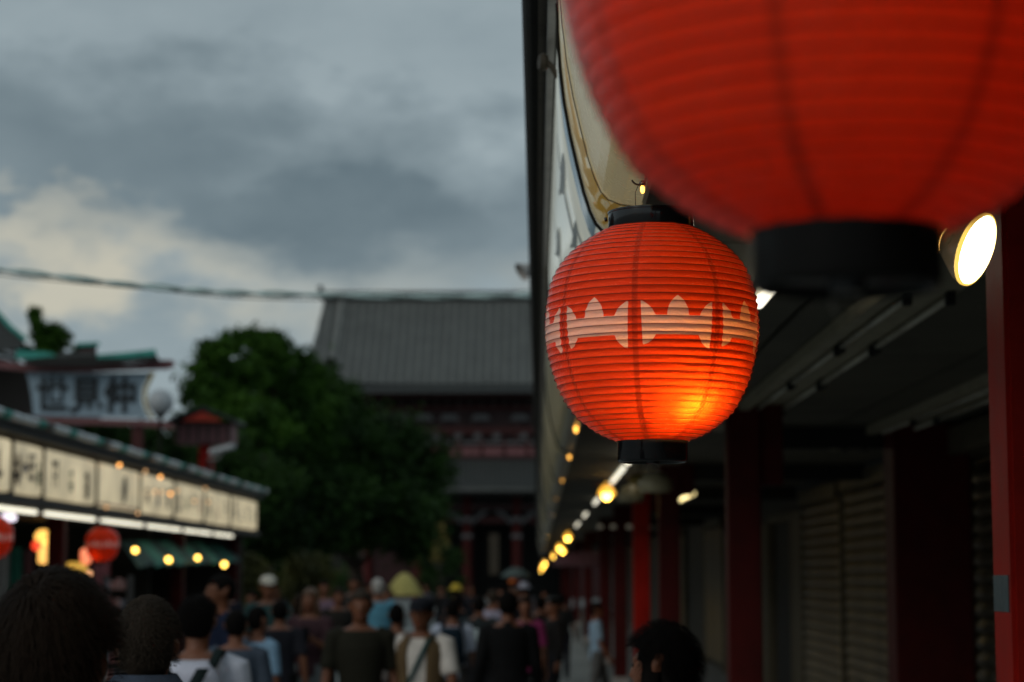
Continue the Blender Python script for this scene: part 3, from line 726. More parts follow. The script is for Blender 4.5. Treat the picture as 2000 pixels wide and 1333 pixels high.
# far lanterns on the left shops share one simple mesh
# ================================================================== LEFT-HAND SHOPS
LXF = -6.2
left = empty('shop_row', (LXF, 30, GROUND), label='left shop row with lit cream sign boards and tiled eave', category='building')
def lf(mb, name, m, parent=None, smooth=False, **kw):
    o = mb.build(name, m, parent or left, smooth, **kw)
    if not parent: o.matrix_parent_inverse = Matrix.Translation(-Vector(left.location))
    return o
LE = 44.6; LS = 12.0
lf(MB().add([(-5.96, LS, 1.80), (-5.96, LE+.4, 1.80), (-9.6, LE+.4, 2.78), (-9.6, LS, 2.78), (-13.2, LE+.4, 1.8), (-13.2, LS, 1.8), (-5.96, LS, 1.70), (-5.96, LE+.4, 1.70), (-13.2, LE+.4, 1.7), (-13.2, LS, 1.7)],
             [(0,1,2,3), (3,2,4,5), (6,9,8,7), (0,6,7,1), (5,4,8,9), (1,7,8,4,2), (0,3,5,9,6)]), 'roof', M['dtile'])
yv = LS; k = 0
tmesh = {}
for kind in ('gtile', 'teal', 'dtile'):
    mb = MB(); mb.loft([((0, a, 0), (.055, 0, .012), (0, 0, .045)) for a in (0, .34)], 8); mb.loft([((-.02, a, .03), (.04, 0, 0), (0, 0, .03)) for a in (.34, .40)], 8)
    tmesh[kind] = mb.mesh('eave_tile', M[kind])
while yv < LE+.2:
    kind = ['gtile', 'gtile', 'teal', 'gtile', 'gtile', 'gtile', 'teal', 'dtile'][k % 8] if yv > 22 else ['gtile', 'teal'][k % 2]
    o = obj('eave_tile', tmesh[kind], left, loc=(-5.93-LXF, yv-30, 1.77-GROUND+rnd.uniform(-.006, .006))); o.rotation_euler = (0, rnd.uniform(-.1, .1), rnd.uniform(-.02, .02))
    yv += .405; k += 1
# ridge tiles
yv = LS
rt = MB().loft([((0, a, 0), (.11, 0, 0), (0, 0, .09)) for a in (0, .95)], 8).mesh('ridge_tile', M['dtile'])
while yv < LE: obj('ridge_tile', rt, left, loc=(-9.6-LXF, yv-30, 2.80-GROUND)); yv += 1.0
lf(MB().box(-6.18, -6.0, LS, LE+.2, 1.60, 1.695), 'eave_board', M['blackm'])
# sign boards, their frames, lettering and backlight
edges = [17.5, 20.6, 23.65, 25.15, 28.2, 31.3, 34.3, 37.4, 40.6, LE-.1]
ink = {k: mat('sign_ink_'+k, c, .5, bump=0) for k, c in dict(dark=(.03, .03, .03), red=(.35, .04, .03), green=(.03, .12, .05), brown=(.16, .09, .04), blue=(.05, .07, .16)).items()}
rs = random.Random(5)
def glyph(mb, yc, zc, s, x):
    """a brushed character-like cluster of strokes on a board facing the street"""
    for _ in range(rs.randint(3, 5)):
        zz = zc+s*rs.uniform(-.42, .42); w = s*rs.uniform(.05, .09); l = s*rs.uniform(.28, .5)
        mb.add([(x, yc-l, zz-w), (x, yc+l, zz-w*.6), (x, yc+l, zz+w), (x, yc-l, zz+w*.7)], [(0, 1, 2, 3)])
    for _ in range(rs.randint(2, 3)):
        yy_ = yc+s*rs.uniform(-.35, .35); w = s*rs.uniform(.07, .13); l = s*rs.uniform(.3, .55)
        mb.add([(x+.002, yy_-w, zc-l), (x+.002, yy_+w, zc-l*.9), (x+.002, yy_+w*.7, zc+l), (x+.002, yy_-w*.8, zc+l)], [(0, 1, 2, 3)])
for i in range(len(edges)-1):
    a, b = edges[i]+.05, edges[i+1]-.05
    sg = MB().bbox(-6.20, -6.08, a, b, .93, 1.53, .02)
    o = lf(sg, 'sign_board', M['e_sign'])
    lf(MB().box(-6.19, -6.065, edges[i]-.048, edges[i]+.048, .90, 1.56), 'sign_post', M['bronze'])
    x = -6.077
    if i == 4:
        mb = MB(); yc = a+(b-a)*.62; mb.add([(x, yc-.12, 1.0), (x, yc+.10, 1.05), (x, yc+.22, 1.25), (x, yc+.12, 1.42), (x, yc-.08, 1.40), (x, yc-.16, 1.2)], [(0, 1, 2, 3, 4, 5)])
        mb.build('lettering', ink['dark'], o)
        mb = MB(); mb.box(x, x+.004, a+.03, b-.1, .95, .975); mb.build('printed_line', ink['red'], o)
    else:
        n = 3 if i % 2 else 4
        for q in range(n):
            mb = MB(); yc = a+(b-a)*(q+.6)/(n+.2); glyph(mb, yc, 1.23+rs.uniform(-.05, .05), .30 if q % 2 else .36, x)
            mb.build('lettering', ink[['dark', 'green', 'brown', 'red', 'brown', 'blue'][(i*2+q) % 6]], o)
    for ch in o.children: ch.matrix_parent_inverse = Matrix.Identity(4)
lf(MB().box(-6.22, -6.02, LS, LE, .80, .90), 'lower_beam', M['wood'])
lf(MB().box(-6.30, -6.21, LS, LE, .80, 1.69), 'sign_back', M['wood'])
lf(MB().box(-12.6, -6.35, LS, LE, .78, .82), 'shop_ceiling', M['wallp'])
lf(MB().box(-12.8, -12.6, LS, LE, -1.78, 1.7), 'back_wall', M['wallp'])
lf(MB().box(-12.6, -6.4, LE-.12, LE, -1.78, 1.7), 'end_wall', M['wood'])
# partition walls between shops
for yv in (17.5, 23.6, 36.6):
    lf(MB().box(-12.6, -6.9, yv-.05, yv+.05, -1.78, .775), 'partition', M['wallp'])
for yv in (17.5, 20.6, 27.8, 37.2, 43.9):
    lf(MB().bbox(-6.62, -6.40, yv-.11, yv+.11, -1.78, .775, .01), 'pillar', M['red_shaded'])
    lf(MB().bbox(-6.65, -6.37, yv-.14, yv+.14, -1.78, -1.62, .01), 'pillar_base', M['plaster'])
# row of lit tubes under the signs
te = [15.6, 18.9, 22.0, 25.1, 28.2, 31.8, 35.2, 38.3, 41.3]
tw = te+[44.3]
te = [x for x in (12.4, 15.6, 18.9, 22.2, 25.3, 28.6, 32.0, 35.4, 38.7, 41.4)]
lab = ['out of view', 'out of view', 'out of view', 'cut by the left edge of the photo', 'first whole one, nearest the camera', 'second from the camera', 'third from the camera', 'fourth from the camera, above the awning', 'last and farthest one']
for i in range(3, 9):
    t_ = empty('tube_lamp', (-6.10, te[i]+.1, .775), label='lit white tube under the left sign boards, '+lab[i], category='lamp', group='lit tubes in a line under the left sign boards')
    MB().tube([(0, 0, -.04), (0, te[i+1]-te[i]-.50, -.04)], .026, 10).build('tube', M['e_tube'], t_, True)
    MB().bbox(-.03, .03, -.05, te[i+1]-te[i]-.06, -.008, .02, .003).build('lamp_casing', M['fixture'], t_)
# left lanterns
def small_lantern(c, label, hot):
    t_ = empty('paper_lantern', c, label=label, category='lantern', group='red paper lanterns hung under the left sign boards')
    obj('paper_shade', shade_mesh(96, 2, 10), t_)
    MB().lathe([(.075, LP[0][1]-.004), (.0885, LP[0][1]), (.0885, LP[0][1]+.036), (.078, LP[0][1]+.036)], (0, 0, 0), 24).build('top_cap', M['black'], t_, True)
    MB().lathe([(.062, LP[-1][1]), (.0722, LP[-1][1]), (.0722, LP[-1][1]-.042), (.06, LP[-1][1]-.042)], (0, 0, 0), 24).build('bottom_cap', M['black'], t_, True)
    MB().tube([(0, 0, LP[0][1]+.03), (0, 0, .775-c.z)], .004, 6).build('cord', M['blackm'], t_)
    MB().ball(hot, (.014, .014, .018), 10).build('glowing_bulb', M['e_hot3'], t_, True)
    ld = bpy.data.lights.new('lantern_bulb_light', 'POINT'); ld.energy = 0.35; ld.color = (1.0, .25, .06); ld.shadow_soft_size = .03
    lo = bpy.data.objects.new('lantern_bulb_light', ld); COL.objects.link(lo); lo.location = hot; lo.parent = t_
small_lantern(at(200, 1064, 27), 'small red lantern under the left sign boards, the whole one', Vector((-.06, -.10, -.13)))
small_lantern(at(-16, 1050, 21.2), 'small red lantern half cut off by the left edge of the photo', Vector((.02, .1, -.10)))
# bulbs strung under the left signs
for k, (px, py, Y, s) in enumerate(((264, 1075, 31, 1.0), (329, 1094, 33.5, 1.15), (386, 1090, 36, 1.0), (438, 1103, 39, 1.2))):
    p = at(px, py, Y)
    t_ = empty('string_bulb', p, label=['first round yellow bulb right of the small red lantern', 'second and lowest-left yellow bulb before the green awning', 'third yellow bulb beside the red post', 'rightmost yellow bulb at the end of the green awning'][k], category='bulb', group='round yellow bulbs below the left tubes')
    MB().ball((0, 0, 0), .042*s, 12).build('bulb_glass', M['e_bulbn2'] if 'e_bulbn2' in M else M.setdefault('e_bulbn2', emat('round_yellow_bulb', (1, .60, .10), 7)), t_, True)
    MB().lathe([(.018, .035), (.02, .05), (.02, .09), (.008, .10)], (0, 0, 0), 12).build('socket', M['blackm'], t_, True)
    MB().tube([(0, 0, .09), (0, 0, .775-p.z)], .004, 6).build('cord', M['blackm'], t_)
M['e_or1'] = emat('orange_glint_bright', (1, .40, .08), 3.6); M['e_or2'] = emat('orange_glint_dim', (1, .50, .18), 1.1)
ob = [(233, 909, 1), (284, 921, 2), (313, 932, 1), (333, 965, 1), (347, 959, 2), (303, 960, 2), (380, 979, 2), (407, 981, 2), (269, 1003, 2), (401, 954, 2), (208, 991, 2), (316, 962, 2)]
lo_ = ['brightest orange glint on the left eave line', 'faint orange glint between two bright ones', 'second bright orange glint on the left eave line', 'bright orange glint low on the fourth sign board', 'glint right beside the low bright one', 'glint at the left of the cluster',
       'pale glint on the fifth sign board', 'pale glint on the sixth sign board', 'pale glint at the foot of the fourth sign board', 'pale glint on the eave above the last sign boards', 'pale glint at the foot of the third sign board', 'glint in the middle of the cluster']
for k, (px, py, t) in enumerate(ob):  # orange reflections on the boards, put in as small glowing balls with sockets
    Y = 5.9*F/(1050-px); Y = min(Y, 44)
    p = at(px, py, Y)
    p = at(px, py, Y*(5.93/ max(.1, -p.x)))
    t_ = empty('string_bulb', p, label='small orange '+lo_[k].replace('orange ', ''), category='bulb', group='orange glints modelled as glowing balls along the left sign boards')
    MB().ball((0, 0, 0), .028 if t == 1 else .024, 8).build('bulb_glass', M['e_or%d' % t], t_, True)
    MB().lathe([(.012, .022), (.014, .03), (.012, .055), (.003, .07)], (0, 0, 0), 8).build('socket', M['blackm'], t_, True)
# things glowing inside the left shops
def thing1(mb, name, m, label, cat, **kw): return mb.build(name, m, None, kw.pop('smooth', False), label=label, category=cat, **kw)
p = at(84, 1062, 30)
t_ = empty('paper_lamp', p, label='glowing tall amber paper lamp inside the left shop', category='lamp')
MB().lathe([(.05, -.30), (.085, -.27), (.085, -.02), (.05, .0)], (0.02, 0, 0), 16).build('lamp_body', M['e_warm'], t_, True)
MB().lathe([(.04, .0), (.11, .04), (.12, .12), (.07, .19), (.03, .2)], (0, 0, 0), 16).build('lamp_top', M['e_bulb2'] if 'e_bulb2' in M else emat('amber_globe', (1, .52, .10), 1.9), t_, True)
MB().tube([(0, 0, .19), (0, 0, .78-p.z)], .006, 6).build('cord', M['blackm'], t_)
p = at(72, 1066, 29.6)
thing1(MB().ball((0, 0, 0), .075, 12), 'red_lamp', M['e_red'], 'small glowing red ball lamp beside the tall amber paper lamp', 'lamp', smooth=True).location = p
p = at(168, 1087, 27.5)
thing1(MB().lathe([(.03, .11), (.07, .08), (.078, 0), (.06, -.08), (.03, -.11)], (0, 0, 0), 14), 'pink_lamp', emat('pink_glow', (1, .24, .10), 1.2), 'small glowing pink-orange lamp just left of the small red lantern', 'lamp', smooth=True).location = p
p = at(180, 1092, 26.8)
p = at(14, 1013, 24)
thing1(MB().lathe([(.02, .06), (.10, .04), (.11, 0), (.09, -.03), (.0, -.04)], (0, 0, 0), 16), 'ceiling_lamp', M['e_white'], 'white lamp just under the tubes at the left edge', 'lamp', smooth=True).location = p
p = at(150, 1108, 31)
t_ = empty('yellow_box_sign', p, label='glowing yellow box sign over the goods in the left shop', category='sign')
MB().bbox(-.14, .14, -.05, .05, -.09, .07, .01).build('sign_face', emat('yellow_box', (1, .55, .06), .55, .4), t_)
MB().bbox(-.15, .15, .052, .07, -.10, .08, .004).build('sign_back', M['wood'], t_)
p = at(174, 1121, 30)
thing1(MB().ball((0, 0, 0), .04, 10), 'goods_bulb', emat('pale_orange_bulb', (1, .45, .2), 1.6), 'pale orange bulb over the goods beside the nearest head', 'bulb', smooth=True).location = p
# merchandise: banners, racks of goods
for k, (x0, x1, y0, y1, Y, m_, lb) in enumerate(((184, 214, 1098, 1200, 29, 'cloth', 'pink printed cloth hanging left of the goods rack'), (20, 42, 1070, 1230, 27, 'canvas_green', 'pale green cloth hanging behind the nearest head'), (44, 66, 1075, 1230, 27.6, 'pinkwood', 'greyish pink cloth hanging behind the nearest head'), (-6, 16, 1080, 1230, 26, 'box_y', 'tan cloth hanging at the left edge'))):
    a, b = at(x0, y0, Y), at(x1, y1, Y)
    mb = MB(); n = 8; vs = []; fs = []
    for i in range(n+1):
        xx = a.x+(b.x-a.x)*i/n; yy_ = Y+.02*math.sin(i*2.1)
        vs += [(xx, yy_, a.z), (xx, yy_+.01*math.sin(i), b.z), (xx, yy_+.006, a.z), (xx, yy_+.016, b.z)]
    for i in range(n): fs += [(4*i, 4*i+1, 4*i+5, 4*i+4), (4*i+2, 4*i+6, 4*i+7, 4*i+3)]
    mb.add(vs, fs)
    thing1(mb, 'hanging_cloth', M[m_] if m_ != 'box_y' else M['plaster'], lb, 'cloth')
rk = empty('goods_rack', at(228, 1250, 27.5), label='rack of small coloured goods in the left shop right of the nearest head', category='rack')
rz = rk.location.z
MB().box(-.17, -.15, -.2, .2, GROUND-rz, .85).box(.15, .17, -.2, .2, GROUND-rz, .85).build('rack_frame', M['wood'], rk)
gm = [mat('goods_%d' % i, c, .5, var=.4) for i, c in enumerate(((.55, .20, .18), (.6, .5, .45), (.5, .28, .06), (.3, .3, .34), (.55, .33, .3)))]
for sh_ in range(6):
    zz = -.55+sh_*.24
    MB().box(-.149, .149, -.18, .18, zz, zz+.012).build('shelf', M['wood'], rk)
    for q in range(4):
        MB().bbox(-.14+q*.07, -.08+q*.07, -.16, -.06, zz+.014, zz+rs.uniform(.09, .17), .006).build('boxed_goods', gm[rs.randrange(5)], rk)
# green striped awning
aw = empty('awning', at(250, 1058, 32), label='green striped canvas awning below the last left tubes', category='awning')
o0 = aw.location.copy()
n = 11
for k in range(n):
    u0, u1 = k/n, (k+1)/n
    def top(u): Y = 32+12.5*u; return at(232+205*u**.75, 1056+5*u, Y)
    a, b = top(u0), top(u1); c = b+Vector((.55, -1.2, -.36)); d = a+Vector((.55, -1.2, -.42)); th = Vector((0, .02, -.02))
    MB().add([a-o0, b-o0, c-o0, d-o0, a-o0+th, b-o0+th, c-o0+th, d-o0+th], [(0,1,2,3), (7,6,5,4), (0,4,5,1), (1,5,6,2), (2,6,7,3), (3,7,4,0)]).build('stripe', M['canvas_green'] if k % 2 else M['canvas_dark'], aw)

# ------------------------------------------------------------------ sign gate over the end of the row
gp = at(170, 1125, 47.5); gp.z = GROUND
sg = empty('sign_gate', gp, label='white name board with three black characters under a small curved teal roof', category='sign')
def gpt(px, py, dy=0): return at(px, py, 47.5+dy)-gp
def plate(pts, m, name, d0=0.0, d1=.12, parent=None, **kw):
    """a solid plate whose outline is given in picture pixels at the gate's distance"""
    A = [gpt(x, y, d0) for x, y in pts]; B = [gpt(x, y, d1) for x, y in pts]; n = len(pts)
    return MB().add(A+B, [tuple(range(n)), tuple(range(n, 2*n))[::-1]]+[(i, (i+1) % n, n+(i+1) % n, n+i) for i in range(n)]).build(name, m, parent or sg, **kw)
lft = [(50, 728), (56, 745), (61, 770), (64, 795), (65, 812)]
rgt = [(292, 818), (282, 800), (277, 780), (279, 758), (288, 740), (296, 728)]
plate(lft+rgt, M['board'], 'name_board', 0, .10)
plate([(293, 726), (289, 741), (281, 758), (279, 780), (284, 800), (294, 818), (301, 818), (290, 800), (286, 780), (288, 760), (297, 742), (303, 728)], M['gold'], 'board_edge', -.03, .13)
plate([(0, 705), (60, 712), (170, 714), (250, 711), (318, 703), (338, 704), (343, 714), (330, 722), (260, 724), (170, 728), (60, 726), (0, 720)], M['pinkwood'], 'upper_beam', -.25, .35)
plate([(-20, 706), (0, 706), (0, 720), (-20, 718)], M['pinkwood'], 'beam_stub', -.22, .32)
plate([(60, 815), (170, 817), (270, 820), (320, 822), (336, 828), (342, 838), (330, 838), (270, 832), (170, 829), (60, 826)], M['pinkwood'], 'lower_beam', -.15, .25)
plate([(40, 703), (100, 698), (170, 696), (250, 693), (304, 690), (312, 704), (230, 712), (170, 716), (60, 714)], M['blackm'], 'roof_underside', -.6, .7)
plate([(32, 684), (100, 689), (110, 696), (40, 702), (30, 700)], M['teal'], 'roof_tip', -.62, .72)
plate([(190, 693), (250, 688), (304, 682), (306, 694), (250, 699), (190, 700)], M['teal'], 'roof_tip', -.62, .72)
plate([(112, 688), (190, 688), (190, 697), (112, 697)], M['dtile'], 'roof_ridge', -.3, .4)
plate([(153, 674), (190, 674), (188, 690), (155, 690)], M['darkred'], 'ridge_block', -.15, .25)
plate([(150, 670), (193, 668), (196, 675), (150, 677)], M['teal'], 'ridge_cap', -.2, .3)
for xx in (70, 270):
    a = gpt(xx, 828, .05); MB().box(a.x-.12, a.x+.12, a.y-.12, a.y+.12, 0, a.z).build('post', M['red_old'], sg)
fc = bpy.data.curves.new('board_text', 'FONT'); fc.body = '世見仲'; fc.size = 1.0; fc.offset = .032; fc.extrude = .01; fc.space_character = 1.08
fo = bpy.data.objects.new('board_text', fc); COL.objects.link(fo)
bpy.context.view_layer.update()
me = bpy.data.meshes.new_from_object(fo.evaluated_get(bpy.context.evaluated_depsgraph_get())); bpy.data.objects.remove(fo)
xs = [v.co.x for v in me.vertices]; zs = [v.co.y for v in me.vertices]
a, b = gpt(70, 808, -.01), gpt(266, 734, -.01)
for v in me.vertices:
    u = (v.co.x-min(xs))/(max(xs)-min(xs)); w = (v.co.y-min(zs))/(max(zs)-min(zs)); zt = v.co.z
    v.co = (a.x+(b.x-a.x)*u, a.y-.02-zt, a.z+(b.z-a.z)*w)
me.materials.clear(); me.materials.append(M['ink']); obj('painted_characters', me, sg)

# globe lamp
p = at(314, 786, 46.5)
t_ = empty('globe_lamp', (p.x, p.y, GROUND), label='unlit white globe street lamp right of the name board', category='street lamp')
h = p.z-GROUND
MB().ball((0, 0, h), .30, 24).build('globe', M['globe'], t_, True)
MB().lathe([(.06, 0), (.05, .3), (.04, h-.4), (.10, h-.32), (.16, h-.28), (.05, h-.27)], (0, 0, 0), 16).build('pole', M['gutter'], t_, True)
# small gabled red lantern house on a post
p = at(403, 870, 50); t_ = empty('lantern_house', (p.x, p.y, GROUND), label='small roofed red lantern box on a red post before the trees', category='lantern post')
hz = lambda py: at(403, py, 50).z-GROUND
s50 = 50/F
MB().bbox(-.16, .16, -.16, .16, 0, hz(870), .02).build('post', M['red'], t_)
bx = 56*s50
MB().box(-bx+.02, bx-.02, -.5, .5, hz(868), hz(830)).build('box_body', M['pinkwood'], t_)
for k in range(6):
    xx = -bx+.1+k*(2*bx-.2)/5
    MB().box(xx-.035, xx+.035, -.54, -.502, hz(866), hz(832)).build('box_rib', M['wood'], t_)
MB().add([(-bx-.15, -.75, hz(829)), (bx+.15, -.75, hz(829)), (0, -.75, hz(800)), (-bx-.15, .75, hz(829)), (bx+.15, .75, hz(829)), (0, .75, hz(800)), (-bx-.15, -.75, hz(826)+.02), (bx+.15, -.75, hz(826)+.02), (0, -.75, hz(797)), (-bx-.15, .75, hz(826)+.02), (bx+.15, .75, hz(826)+.02), (0, .75, hz(797))],
         [(0,1,4,3), (6,9,11,8), (7,8,11,10), (0,6,8,2), (1,2,8,7), (0,2,5,3), (1,4,5,2), (3,5,11,9), (4,10,11,5), (0,3,9,6), (1,7,10,4)]).build('roof', M['dtile'], t_)
MB().add([(-.5, -.70, hz(827)), (.5, -.70, hz(827)), (0, -.70, hz(808)), (-.5, -.62, hz(827)), (.5, -.62, hz(827)), (0, -.62, hz(808))], [(0,1,2), (3,5,4), (0,2,5,3), (1,4,5,2), (0,3,4,1)]).build('gable', mat('vermilion_gable', (.5, .035, .012), .5), t_)
# security camera housing
p = at(434, 878, 46); t_ = empty('security_camera', p, label='pale tilted security camera housing in front of the tree', category='camera')
q = MB().bbox(-.075, .075, -.33, .33, -.055, .055, .02).build('housing', M['globe'], t_); q.rotation_euler = (R(-12), R(8), R(62))
q = MB().bbox(-.085, .085, -.36, .30, .06, .07, .004).build('sun_shield', M['plaster'], t_); q.rotation_euler = (R(-12), R(8), R(62))
MB().tube([(0, 0, -.05), (-.1, .1, -.2), (-.35, .3, -.22)], .03, 8).build('bracket', M['alu'], t_)
MB().tube([(-.35, .3, -.22), (-.36, .3, GROUND-p.z)], .05, 8).build('mast', M['gutter'], t_)
# pavilion roof corner at the left edge
p = at(0, 700, 62); t_ = empty('pavilion', (p.x-4, p.y+5, GROUND), label='dark temple pavilion whose roof corner enters at the left edge', category='building')
c0 = Vector(t_.location)
def pv_(px, py, Y): return at(px, py, Y)-c0
e1, e2 = pv_(48, 650, 60), pv_(52, 668, 72)
tip = pv_(-260, 470, 66)
MB().add([pv_(48, 664, 60), pv_(20, 641, 60), pv_(-10, 606, 60), pv_(-120, 540, 60), pv_(-400, 480, 60), pv_(-400, 700, 60), pv_(-120, 700, 60), pv_(-10, 690, 60), pv_(20, 684, 60), pv_(46, 676, 60),
          pv_(48, 664, 74), pv_(20, 641, 74), pv_(-10, 606, 74), pv_(-120, 540, 74), pv_(-400, 480, 74), pv_(-400, 700, 74), pv_(-120, 700, 74), pv_(-10, 690, 74), pv_(20, 684, 74), pv_(46, 676, 74)],
         [tuple(range(10)), tuple(range(19, 9, -1))]+[(i, (i+1) % 10, 10+(i+1) % 10, 10+i) for i in range(10)]).build('roof', M['dtile'], t_)
MB().tube([pv_(50, 664, 59.8), pv_(20, 639, 59.8), pv_(-12, 603, 59.8), pv_(-120, 537, 59.8)], .07, 8).build('roof_edge', M['teal'], t_)
for k in range(4):
    MB().tube([pv_(-60, 640+k*14, 61+k), pv_(44-k*4, 678+k*12, 61+k)], .10, 6).build('rafter', M['red_old'] if k % 2 else M['wood'], t_)
a = pv_(30, 700, 61)
MB().box(a.x-8, a.x, .5-4, 6, 0, a.z).build('wall', M['wood'], t_)

# ------------------------------------------------------------------ overhead cable
pts = [(-700, 430), (-300, 487), (0, 528), (120, 541), (250, 555), (350, 564), (450, 572), (560, 576), (700, 579), (850, 580), (1000, 577), (1120, 571), (1300, 560)]
P = [at(x, y, 20+x*.0008) for x, y in pts]
Pf = []
for i in range(len(P)-1):
    for k in range(8): Pf.append(P[i].lerp(P[i+1], k/8))
cb = empty('overhead_cable', P[0], label='twisted teal cable sagging across the sky over the street', category='cable')
for j in range(2):
    MB().tube([q-P[0]+Vector((0, math.cos(i*.55+j*math.pi)*.018, math.sin(i*.55+j*math.pi)*.018+(.012*math.sin(i*.13) if j else 0))) for i, q in enumerate(Pf)], .017, 8).build('strand', M['cable'], cb, True)
MB().tube([q-P[0]+Vector((0, .02, -.028-.02*abs(math.sin(i*.09)))) for i, q in enumerate(Pf)], .007, 6).build('support_wire', M['blackm'], cb, True)
MB().lathe([(.12, GROUND), (.09, P[0].z+.6)], (P[0].x, P[0].y, 0), 16).build('utility_pole', M['gutter'], None, True, label='utility pole beyond the left edge carrying the teal cable', category='pole')

# ================================================================== TEMPLE GATE
GY = 150.0; GXc = -3.55
gate = empty('temple_gate', (GXc, GY, GROUND), label='great two-storey red temple gate with a grey tiled roof', category='temple gate')
s_ = GY/F
def gz(py, Y=GY): return at(960, py, Y).z-GROUND
def gb(x0, x1, y0, y1, z0, z1, name, m, b=None): 
    mb = MB().box(x0, x1, y0, y1, z0, z1) if b is None else MB().bbox(x0, x1, y0, y1, z0, z1, b)
    return mb.build(name, m, gate)
# main roof: ridge, curved slopes, hipped skirts
def roof(zr, ze, hr, he_x, he_y, hipz, hipx, name, mt, ridge=True, hip_y=None):
    """zr ridge height, ze eave height, hr half ridge, he_x/he_y half eave, hipz height where the hips begin"""
    n = 10; rows = []
    for i in range(n+1):
        u = i/n; yv = he_y*u; z = zr-(zr-ze)*(1-(1-u)**1.35) if False else zr-(zr-ze)*(u**.82)
        if z > hipz: xh = hr+(hipx-hr)*((zr-z)/(zr-hipz))
        else: xh = hipx+(he_x-hipx)*(((hipz-z)/(hipz-ze))**1.15)
        rows.append((xh, yv, z))
    for sgn, nm in ((-1, 'front_slope'), (1, 'rear_slope')):
        vs = []; fs = []; m_ = 24
        for xh, yv, z in rows:
            for k in range(m_+1):
                x = -xh+2*xh*k/m_; lift = .55*abs(2*k/m_-1)**4*(max(0, (zr-z)/(zr-ze)))**2
                vs.append((x, sgn*yv, z+lift))
        for i in range(n):
            for k in range(m_):
                a = i*(m_+1)+k; fs.append((a, a+1, a+m_+2, a+m_+1))
        MB().add(vs, fs).build(nm, mt, gate, True)
        if sgn == -1:
            # rounded tile ribs running down the slope, real relief
            rb = MB(); x = -he_x+.2
            while x < he_x:
                seg = [(x, sgn*yv, z+.04+.55*abs(x/max(xh, .1))**4*(max(0, (zr-z)/(zr-ze)))**2) for xh, yv, z in rows if abs(x) < xh-.05]
                if len(seg) > 1: rb.tube(seg, .14, 5, cap=False)
                x += .62
            rb.build('tile_ribs', M['tile_rib'], gate, True, kind='stuff')
    # side skirts
    for sgn in (-1, 1):
        vs = []; fs = []
        q = [(xh, yv, z) for xh, yv, z in rows if z <= hipz+1e-6 or True]
        for xh, yv, z in q: vs += [(sgn*xh, -yv, z+.55*(max(0, (zr-z)/(zr-ze)))**2), (sgn*xh, yv, z+.55*(max(0, (zr-z)/(zr-ze)))**2)]
        for i in range(len(q)-1): fs.append((2*i, 2*i+1, 2*i+3, 2*i+2))
        MB().add(vs, fs).build('gable_side', mt, gate)
    return rows
zr, ze = gz(584), gz(752, GY-7)
rows = roof(zr, ze, 12.2, 14.4, 7.0, gz(700, GY-4), 12.75, 'upper', M['tiler'])
gb(-12.3, 12.3, -.35, .35, zr-.15, zr+.55, 'ridge', M['dtile'], .05)
for sx_ in (-1, 1):
    MB().add([(sx_*12.1, -.3, zr), (sx_*12.5, -.3, zr), (sx_*12.7, -.3, zr+.9), (sx_*12.35, -.3, zr+1.0), (sx_*12.1, .3, zr), (sx_*12.5, .3, zr), (sx_*12.7, .3, zr+.9), (sx_*12.35, .3, zr+1.0)], [(0,1,2,3), (7,6,5,4), (0,4,5,1), (1,5,6,2), (2,6,7,3), (3,7,4,0)]).build('ridge_ornament', M['dtile'], gate)
    # descending ridge
    seg = [(sx_*(10.85+.28*(i/9)), -yv, z+.18) for i, (xh, yv, z) in enumerate(rows[:9])]
    MB().tube(seg, .24, 8).build('descending_ridge', M['tile_rib'], gate, True)
    e = seg[-1]
    MB().bbox(e[0]-.4, e[0]+.4, e[1]-.3, e[1]+.3, e[2]-.4, e[2]+.7, .12).build('ridge_end_tile', M['blackm'], gate)
# verge and eaves
gb(-14.2, 14.2, -7.02, -6.75, ze-.55, ze-.06, 'eave_edge', M['dtile'])
gb(-13.8, 13.8, -6.74, 6.74, ze-.62, ze-.3, 'eave_soffit', M['blackm'])
rf = MB()
for k in range(90):
    x = -13.5+k*.303
    rf.box(x, x+.12, -6.7, -4.5, ze-.80, ze-.63)
rf.build('rafter_ends', M['red_old'], gate, kind='stuff')
# upper storey
uz0 = gz(892, GY-3); uz1 = ze-.62
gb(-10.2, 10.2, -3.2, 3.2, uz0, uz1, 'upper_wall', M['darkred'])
for k in range(6):
    x = -10.2+k*4.08
    gb(x-.3, x+.3, -3.6, -3.21, uz0, uz1, 'upper_column', M['darkred'], .05)
for z0, z1 in ((gz(848, GY-4), gz(834, GY-4)), (gz(800, GY-4), gz(792, GY-4))): gb(-10.6, 10.6, -3.75, -3.61, z0, z1, 'tie_beam', M['red_old'])
pw = [828, 878, 939, 1015, 735, 780, 1070, 1120]
for k, px in enumerate(pw):
    x = at(px, 815, GY-4).x-GXc
    z0, z1 = gz(821, GY-4), gz(809, GY-4)
    MB().add([(x-.72, -3.8, z0), (x+.72, -3.8, z0), (x+.45, -3.8, z1), (x-.45, -3.8, z1), (x-.72, -3.7, z0), (x+.72, -3.7, z0), (x+.45, -3.7, z1), (x-.45, -3.7, z1)], [(0,1,2,3), (7,6,5,4), (0,4,5,1), (1,5,6,2), (2,6,7,3), (3,7,4,0)]).build('plaster_panel', mat_pl if 'mat_pl' in globals() else globals().setdefault('mat_pl', mat('grey_plaster', (.13, .13, .135), .8)), gate)
for px in (895, 933, 1023, 970, 850):
    x = at(px, 852, GY-4).x-GXc
    gb(x-.28, x+.28, -3.9, -3.76, gz(858, GY-4), gz(846, GY-4), 'bracket_block', mat_pl, .05)
# brackets under the upper eave
for k in range(26):
    x = -10.2+k*.816
    gb(x-.14, x+.14, -5.0, -3.62, uz1-.55, uz1-.2, 'eave_bracket', M['wood'])
